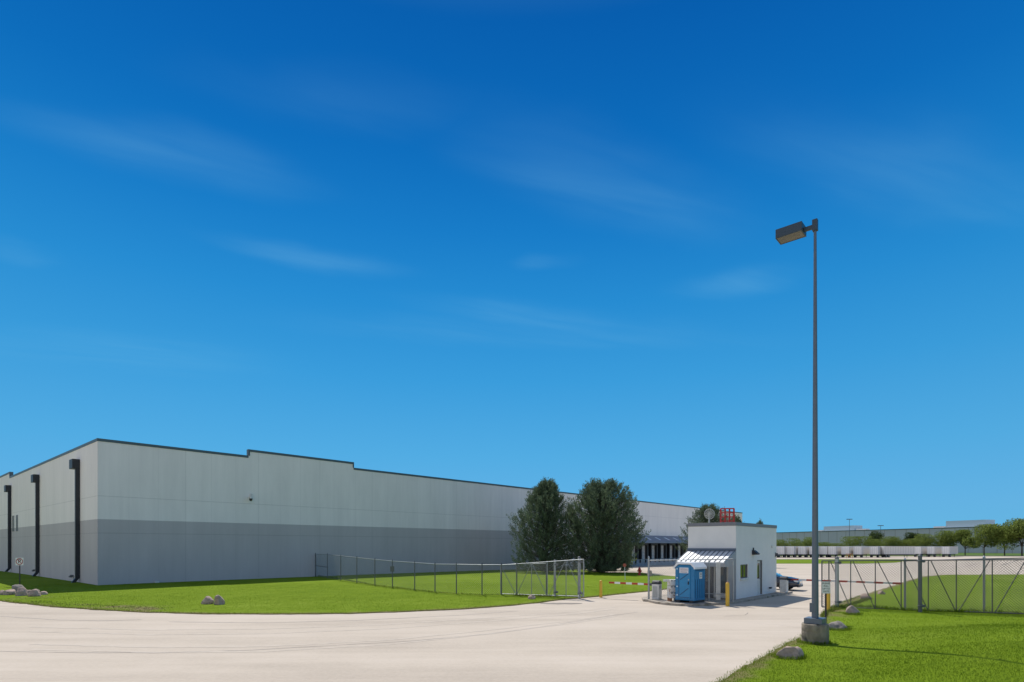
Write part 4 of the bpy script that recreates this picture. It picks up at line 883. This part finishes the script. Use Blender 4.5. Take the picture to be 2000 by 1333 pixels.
TX = [(1497, 213), (1518, 213), (1537.5, 213), (1560, 213.5), (1582.5, 213), (1602, 214), (1619, 213), (1645, 213), (1669, 212.5), (1701, 213)]
ordn = ['first', 'second', 'third', 'fourth', 'fifth', 'sixth', 'seventh', 'eighth', 'ninth', 'tenth']
for i, (px, y) in enumerate(TX):
    x = (px-1000)/F*y+1.0; lb = ['white semi-trailer at the left end of the row, mostly behind the gatehouse', 'white semi-trailer just clear of the gatehouse corner', 'semi-trailer between the gatehouse corner and the light pole, third in the row', 'semi-trailer just left of the light pole in the far row', 'semi-trailer hidden mostly behind the light pole', 'semi-trailer just right of the light pole in the far row',
        'seventh semi-trailer of the far row, above the capped gate post', 'semi-trailer left of the yellow posts in the far row', 'semi-trailer right of the yellow posts in the far row', 'semi-trailer next to the long side-on one, on its left'][i]
    if first: T0.location = (x, y, -1.18); T0['label'] = lb; first = False
    else: dup(T0, (x, y, -1.18), None, lb)
x0 = (1729-1000)/F*214; dup(T0, (x0, 216, -1.18), R(-3), 'grey semi-trailer standing side-on in the far row', scale=(0.75, 1, 1))
for px, y, lb in ((1785.5, 226, 'semi-trailer directly right of the side-on one, pale rear doors showing'), (1812, 225, 'semi-trailer next to last in the far row, under the small trees'), (1841, 223, 'last semi-trailer on the right end of the far row')):
    dup(T0, ((px-1000)/F*y+1.1, y, -1.18), R(40), lb, scale=(0.8, 0.95, 0.98))
yf = thing('guard_frame', 'orange-yellow pipe guard in front of the parked trailers', 'pipe guard', ((1659-1000)/F*206, 206, -1.18))
b = MB()
for x in (-1.1, -.4, .4, 1.1): b.tube((x, 0, 0), (x, 0, 1.5), .09)
b.tube((-1.1, 0, 1.45), (1.1, 0, 1.45), .06); b.tube((-.4, 0, .8), (.4, 0, .8), .06); b.build('frame', mat('orange_paint', (.5, .24, .05), .5), yf)

# ------------------------------------------------------------ far warehouse with roof units and masts
FW = thing('warehouse', 'long low grey warehouse on the horizon behind the trees', 'warehouse', (0, 0, -1.3))
a_, c_ = Vector((203, 578)), Vector((285, 322)); dvec = (c_-a_).normalized(); nvec = Vector((dvec.y, -dvec.x))   # facade line
if nvec.y > 0: nvec = -nvec
far_dir = -nvec
b = MB(); FH = 15.5
q = [a_, c_, c_+far_dir*80, a_+far_dir*80]
b.prism([tuple(v) for v in q], 'z', 0, FH); b.build('wall', mat('far_grey_cladding', (.48, .47, .48), .8, var=.05, vscale=.05), FW)
b = MB()
for i in range(1, 34):
    p = a_+(c_-a_)*(i/34.0); b.bar((p.x+nvec.x*.05, p.y+nvec.y*.05, 0), (p.x+nvec.x*.05, p.y+nvec.y*.05, FH-.3), .22, .1)
b.build('panel_joint', mat('far_joint', (.29, .28, .27), .8), FW)
b = MB(); b.bar((a_.x+nvec.x*.1, a_.y+nvec.y*.1, FH), (c_.x+nvec.x*.1, c_.y+nvec.y*.1, FH), .5, .5); b.build('coping', M_COPE, FW)
def fx(px):      # point on the far facade seen at photo column px
    k = (px-1000)/F; t = (k*a_.y-a_.x)/((c_.x-a_.x)-k*(c_.y-a_.y)); return a_+(c_-a_)*t
for p0, p1, hgt, lb in ((1597, 1656, 4.0, 'left'), (1834, 1911, 4.5, 'right')):
    u, v = fx(p0)+far_dir*6, fx(p1)+far_dir*6
    b = MB(); b.prism([tuple(u), tuple(v), tuple(v+far_dir*8), tuple(u+far_dir*8)], 'z', FH-.5, FH+hgt); b.build('roof_screen', mat('pale_screen', (.42, .52, .56), .6, var=.05), FW)
for p0, p1 in ((1585, 1596), (1662, 1680), (1812, 1832)):
    u, v = fx(p0)+far_dir*5, fx(p1)+far_dir*5
    b = MB(); b.prism([tuple(u), tuple(v), tuple(v+far_dir*4), tuple(u+far_dir*4)], 'z', FH-.5, FH+1.3); b.build('roof_unit', M_OFFW, FW)
for px, py, lb in ((1659, 1014.5, 'tall light mast rising over the far warehouse, the taller of two'), (1720, 1027, 'short light mast rising over the far warehouse')):
    y = 300; x = (px-1000)/F*y; top = CAMH+(HOR-py)/F*y
    t = thing('light_mast', lb, 'light mast', (x, y, -1.2), 0, 'light masts by the far warehouse')
    b = MB(); b.tube((0, 0, 0), (0, 0, top+1.2), .16, .10); b.build('pole', M_POLE, t)
    b = MB(); b.box(-1.4, 1.4, -.3, .3, top+1.0, top+1.35); b.build('lamp_head', M_POLE, t)

# ------------------------------------------------------------ trees
def leaf_mesh(name, C, Dn, ln, wd, m, parent, seed):
    """C: centres (n,3), Dn: directions (n,3); one pointed blade per centre."""
    rs = np.random.RandomState(seed); n = len(C)
    Dn = Dn/np.linalg.norm(Dn, axis=1, keepdims=True)
    rnd = rs.normal(size=(n, 3)); side = np.cross(Dn, rnd); side /= np.linalg.norm(side, axis=1, keepdims=True)+1e-9
    ln = np.broadcast_to(ln, n)[:, None]; wd = np.broadcast_to(wd, n)[:, None]
    v = np.empty((n, 4, 3)); v[:, 0] = C; v[:, 1] = C+Dn*ln*.55+side*wd/2; v[:, 2] = C+Dn*ln; v[:, 3] = C+Dn*ln*.55-side*wd/2
    me = bpy.data.meshes.new(name); me.vertices.add(4*n); me.vertices.foreach_set('co', v.ravel())
    me.loops.add(4*n); me.loops.foreach_set('vertex_index', np.arange(4*n)); me.polygons.add(n)
    me.polygons.foreach_set('loop_start', np.arange(n)*4); me.polygons.foreach_set('loop_total', np.full(n, 4)); me.update(calc_edges=True)
    me.materials.append(m); o = bpy.data.objects.new(name, me); COL.objects.link(o)
    if parent: o.parent = parent
    return o
M_PINE = mat('pine_needles', (.045, .078, .050), 0.6, col2=(.20, .25, .145), vscale=2.6, island=0.25, trans=0.3)
M_BARK = mat('bark', (.09, .07, .055), 0.95, var=.3, vscale=6, bump=.6)
M_TWIG = mat('dead_twigs', (.07, .055, .045), 0.9, var=.2)
def pine(label, x, y, H, prof, seed, nb=190, tops=(), group='big pines beside the warehouse', tuftk=1.0):
    rr = random.Random(seed); t = thing('pine_tree', label, 'tree', (x, y, G(x, y)), 0, group)
    rad = lambda f: np.interp(f, [p[0] for p in prof], [p[1] for p in prof])
    b = MB(); b.tube((0, 0, -.1), (0, 0, H*.5), .24, .14, n=10); b.tube((0, 0, H*.5), (.1, 0, H*.96), .14, .03, n=8); b.build('trunk', M_BARK, t)
    C, D = [], []; br = MB()
    npl = int(nb*8.2*tuftk)
    for i in range(npl):
        az = rr.uniform(0, 2*math.pi); f = rr.random()**0.85
        lob = .97+.55*mnoise.noise((math.cos(az)*1.7+seed, math.sin(az)*1.7, f*4.5))+.22*mnoise.noise((math.cos(az)*4+seed, math.sin(az)*4, f*10))
        hz_ = H*(1-.13*max(0, mnoise.noise((math.cos(az)*1.3+seed*2, math.sin(az)*1.3, 1.7))+.15)*(f > .6))
        inner = rr.random() < .38
        u = rr.uniform(.15, .75) if inner else rr.uniform(.80, 1.08)
        rad_ = float(rad(f))*lob*u; p = Vector((math.cos(az)*rad_, math.sin(az)*rad_, max(.25, f*hz_-.25)))
        out_ = Vector((math.cos(az), math.sin(az), 0))
        dr_ = (out_*(.55 if f < .85 else .2)+Vector((0, 0, 1.0))+Vector((rr.gauss(0, .22), rr.gauss(0, .22), 0))).normalized()
        pl_ = rr.uniform(.55, 1.25)*(1 if f < .9 else .8)
        if i % 3 == 0: br.tube((0, 0, max(.2, p.z-rad_*.45)), p, .03, .012, n=4, cap=False)
        for q_ in range(34):
            t_ = rr.random(); c_0 = p+dr_*(t_*pl_-.1); w_ = Vector((rr.gauss(0, 1), rr.gauss(0, 1), rr.gauss(0, .6))).normalized()
            C.append(tuple(c_0+w_*.07)); D.append(tuple(dr_*(.8+.7*t_)+w_*.75))
    br.build('branches', M_TWIG, t)
    rs = np.random.RandomState(seed); leaf_mesh('crown', np.array(C), np.array(D), rs.uniform(.14, .30, len(C)), rs.uniform(.045, .07, len(C)), M_PINE, t, seed)
    return t
px_, py_2 = (1066-1000)/F*72, 72
pine('left one of the two big dark green pines in front of the warehouse', px_+.1, py_2, 11.15, [(0, 2.7), (.08, 3.2), (.25, 3.6), (.42, 3.7), (.55, 3.2), (.7, 2.7), (.82, 2.1), (.92, 1.3), (1, .45)], 4, nb=260)
pine('right and broader one of the two big dark green pines in front of the warehouse', (1178-1000)/F*71, 71, 11.0, [(0, 2.9), (.08, 3.6), (.3, 4.5), (.5, 4.5), (.65, 4.1), (.78, 3.4), (.9, 2.5), (1, 1.0)], 9, nb=350, tops=((1.6, 0, 10.0, .5), (-1.2, .4, 9.6, .55), (-2.2, 0, 8.6, .45)))
pine('dark pine top showing above the gatehouse roof behind the dish antenna', (1383-1000)/F*84, 84, 9.0, [(0, 2), (.3, 3.0), (.6, 2.9), (.85, 2.2), (1, .6)], 17, nb=170, group='pines behind the gatehouse', tuftk=.8)
pine('small pine tip above the gatehouse roof right of the red frame', (1437-1000)/F*92, 92, 8.0, [(0, 1.5), (.4, 2.0), (.8, 1.5), (1, .3)], 23, nb=90, group='pines behind the gatehouse', tuftk=.8)
pine('tiny pine tip above the right end of the gatehouse roof', (1485-1000)/F*96, 96, 7.5, [(0, 1.2), (.4, 1.5), (.8, .8), (1, .15)], 29, nb=50, group='pines behind the gatehouse', tuftk=.8)

M_LEAF = mat('leaf', (.125, .17, .034), 0.6, col2=(.24, .285, .075), vscale=.5, island=0.35, trans=0.5)
M_LEAFD = mat('leaf_dark', (.05, .075, .028), 0.6, col2=(.09, .12, .04), vscale=.35, island=0.4, trans=0.2)
def decid(label, px, Y, H, W, seed, m=None, n=3200, trunk=.22, group='trees beyond the far warehouse yard'):
    rr = random.Random(seed); rs = np.random.RandomState(seed); x = (px-1000)/F*Y; g = G(x, Y)
    t = thing('tree', label, 'tree', (x, Y, g), 0, group)
    b = MB(); th = H*trunk; b.tube((0, 0, -.1), (0, 0, th*1.4), H*.02, H*.013, n=8); cl = []
    for i in range(13):
        a = rr.uniform(0, 6.28); rad = W/2*rr.uniform(.15, .72); z = H*(trunk+.08)+rr.random()**.8*H*(.80-trunk); k = 1-.55*max(0, (z/H-.5))*2*.6
        c = Vector((math.cos(a)*rad*k, math.sin(a)*rad*k, z)); cl.append((c, rr.uniform(.16, .27)*W))
        b.tube((0, 0, th), c, H*.009, H*.003, n=5, cap=False)
    cl.append((Vector((0, 0, H*.86)), .2*W))
    b.build('trunk', M_BARK, t)
    C = []; D = []
    for c, r in cl:
        k = n//len(cl); v = rs.normal(size=(k, 3)); v /= np.linalg.norm(v, axis=1, keepdims=True); q = v*(rs.uniform(.35, 1.05, (k, 1))**.6)*r*np.array([1, 1, .75])
        C.append(q+np.array(c)); D.append(v*.5+rs.normal(size=(k, 3))*.8)
    C = np.vstack(C); D = np.vstack(D); C[:, 2] = np.minimum(C[:, 2], H)
    s_ = H*.04; leaf_mesh('crown', C, D, rs.uniform(.6, 1.2, len(C))*s_, rs.uniform(.5, .9, len(C))*s_, m or M_LEAF, t, seed)
    return t
def hz(Y, py): return CAMH+1.2+(HOR-py)/F*Y
for i, (px, top, wpx, Y, dk, lb) in enumerate((
    (1524, 1055, 26, 268, 0, 'low green tree behind the trailers, first right of the gatehouse'),
    (1552, 1053, 30, 266, 0, 'low green tree behind the trailers, second right of the gatehouse'),
    (1581, 1050, 28, 268, 0, 'green tree behind the trailers just left of the light pole'),
    (1609, 1060, 24, 270, 0, 'lowest green tree behind the trailers right of the light pole'),
    (1633, 1062, 22, 270, 0, 'scrubby tree behind the trailers left of the tall mast'),
    (1670, 1049, 34, 266, 0, 'green tree behind the trailers beside the tall light mast'),
    (1709, 1039, 28, 275, 1, 'dark-crowned taller tree behind the trailers'),
    (1706, 1054, 32, 264, 0, 'light green low tree in front of the dark-crowned one'),
    (1739, 1049, 30, 267, 0, 'rounded green tree above the side-on trailer'),
    (1765, 1056, 24, 268, 0, 'small green tree above the right half of the side-on trailer'),
    (1783, 1041, 20, 276, 1, 'narrow dark tree top behind the side-on trailer\'s end'),
    (1786, 1053, 32, 264, 0, 'light green tree under the narrow dark tree top'),
    (1810, 1044, 30, 267, 0, 'green tree above the second last trailer'),
    (1848, 1038, 42, 262, 0, 'broad green tree above the last trailer'),
    (1885, 1036, 34, 258, 0, 'green tree with bare trunk just right of the last trailer'),
    (1922, 1026, 50, 250, 0, 'biggest spreading green tree at the far lawn'),
    (1962, 1029, 40, 256, 0, 'open-crowned green tree second from the right edge'),
    (1996, 1014, 52, 245, 0, 'tall green tree cut by the photo\'s right edge'))):
    decid(lb, px, Y, hz(Y, top), wpx/F*Y*(1.5 if px > 1840 else 1.8), 100+i, M_LEAFD if dk else M_LEAF, n=8000 if px > 1840 else 6500, trunk=.26 if px > 1840 else .15)
for i, (px, Y) in enumerate(((2035, 240), (2085, 236), (2140, 230))): decid(('green tree just beyond the right edge', 'second green tree beyond the right edge', 'third green tree beyond the right edge')[i], px, Y, 14, 11, 200+i)
# low shrub by the dock under the right pine
decid('small light green bush between the right pine and the loading dock', 1222, 78, 3.6, 2.6, 301, n=1500, trunk=.08, group='bushes')

# ------------------------------------------------------------ grass blades
def blades(name, P, regions, m, hgt, wdt, seed, extra=None, edge=None, edge_n=0, edge_h=None, spread=.07):
    rs = np.random.RandomState(seed); XS, YS, HS = [], [], []
    for (x0, x1, y0, y1, dens) in regions:
        n = int((x1-x0)*(y1-y0)*dens); X = rs.uniform(x0, x1, n); Y = rs.uniform(y0, y1, n)
        k = in_poly(P, X, Y) & (np.abs(X) < Y*1.25+4) ; X, Y = X[k], Y[k]; XS.append(X); YS.append(Y); HS.append(np.full(len(X), hgt))
    if edge:
        for a, c in zip(edge, edge[1:]):
            Ln = math.hypot(c[0]-a[0], c[1]-a[1]); n = int(Ln*edge_n); t = rs.uniform(0, 1, n); nx, ny = -(c[1]-a[1])/Ln, (c[0]-a[0])/Ln; o_ = rs.normal(0, spread, n)
            XS.append(a[0]+(c[0]-a[0])*t+nx*o_); YS.append(a[1]+(c[1]-a[1])*t+ny*o_); HS.append(np.full(n, edge_h or hgt))
    X, Y, H_ = map(np.concatenate, (XS, YS, HS)); n = len(X)
    ex = extra or (lambda x, y: 0.0)
    Z = np.array([G(x, y)+.055+ex(x, y) for x, y in zip(X, Y)])
    C = np.stack([X, Y, Z], 1); D = np.stack([rs.normal(0, .35, n), rs.normal(0, .35, n), np.ones(n)], 1)
    clump = np.array([.85+.45*abs(mnoise.noise((x*.8, y*.8, seed))) for x, y in zip(X, Y)])
    o = leaf_mesh(name, C, D, H_*rs.uniform(.5, 1.3, n)*clump, wdt*rs.uniform(.7, 1.3, n), m, None, seed)
    return tag(o, kind='stuff')
eR = [p for p in LAWN_R[1:14]]
tag(blades('grass', LAWN_R, [(0, 17, 9, 16, 850), (17, 26, 5, 16, 250), (4, 26, 16, 22, 480), (8, 38, 22, 30, 190), (12, 45, 30, 42, 45)], M_BLADE, .05, .009, 1, mound, edge=eR, edge_n=160, edge_h=.07), 'short green lawn grass on the right around the light pole', 'grass')
eL = [p for p in LAWN_L[2:24]]
tag(blades('grass', LAWN_L, [(-30, 8, 28, 36, 110), (-40, 10, 36, 48, 60)], M_BLADE, .045, .014, 2, None, edge=eL, edge_n=120, edge_h=.07), 'short bright green lawn grass on the left in front of the warehouse', 'grass')
wd = [[gp(px, py) for px, py in ln_] for ln_ in (((1630, 1190), (1668, 1188), (1700, 1191), (1760, 1195), (1800, 1198), (1900, 1199), (2000, 1203)), ((1005, 1166), (1040, 1168), (1090, 1168), (1130, 1169)), ((620, 1127), (668, 1134), (733, 1146), (849, 1160), (941, 1166), (985, 1164)))]
for i, (ln_, lb, h_) in enumerate(zip(wd, ('taller weeds along the bottom of the right gate', 'weeds under the left sliding gate', 'uncut grass along the foot of the lawn fence'), (.20, .16, .14))):
    tag(blades('weeds', LAWN_R, [], M_WEED if i else M_BLADE, .2, .02, 11+i, None, edge=ln_, edge_n=170 if i < 2 else 60, edge_h=h_), lb, 'weeds')
ln_ = [gp(1606, 1214), gp(1612, 1200), gp(1640, 1192), gp(1700, 1172)]
for i_, (px, py, rad, lb) in enumerate(((1541, 1294, .42, 'longer grass around the large road-edge boulder'), (1636, 1236, .40, 'longer grass around the grey boulder behind the light pole'), (1665.5, 1205, .32, 'longer grass around the round tan boulder'), (1591, 1264, .42, 'longer grass around the concrete base of the light pole'))):
    c_ = gp(px, py); c_ = (c_[0]*(c_[1]+rad*.8)/c_[1], c_[1]+rad*.8); ring = [(c_[0]+rad*math.cos(a), c_[1]+rad*.8*math.sin(a)) for a in [2*math.pi*k/16 for k in range(17)]]
    tag(blades('weeds', LAWN_R, [], M_BLADE, .2, .012, 31+i_, mound, edge=ring, edge_n=260, edge_h=.13, spread=.06), lb, 'weeds')
tag(blades('weeds', LAWN_R, [], M_WEED, .2, .018, 17, None, edge=ln_, edge_n=260, edge_h=.12), 'yellowish rough weeds behind the pull-up sign', 'weeds')
ln_ = [gp(60, 1178), gp(150, 1184), gp(240, 1189), gp(320, 1193)]
tag(blades('weeds', LAWN_L, [], mat('dry_weed', (.09, .085, .04), .8, col2=(.16, .15, .07), vscale=1.5, island=.4), .2, .02, 19, None, edge=ln_, edge_n=70, edge_h=.07, spread=.35), 'dry brownish weeds and dirt at the left road edge', 'weeds')

# ------------------------------------------------------------ render
scene.render.engine = 'CYCLES'
scene.cycles.use_denoising = True
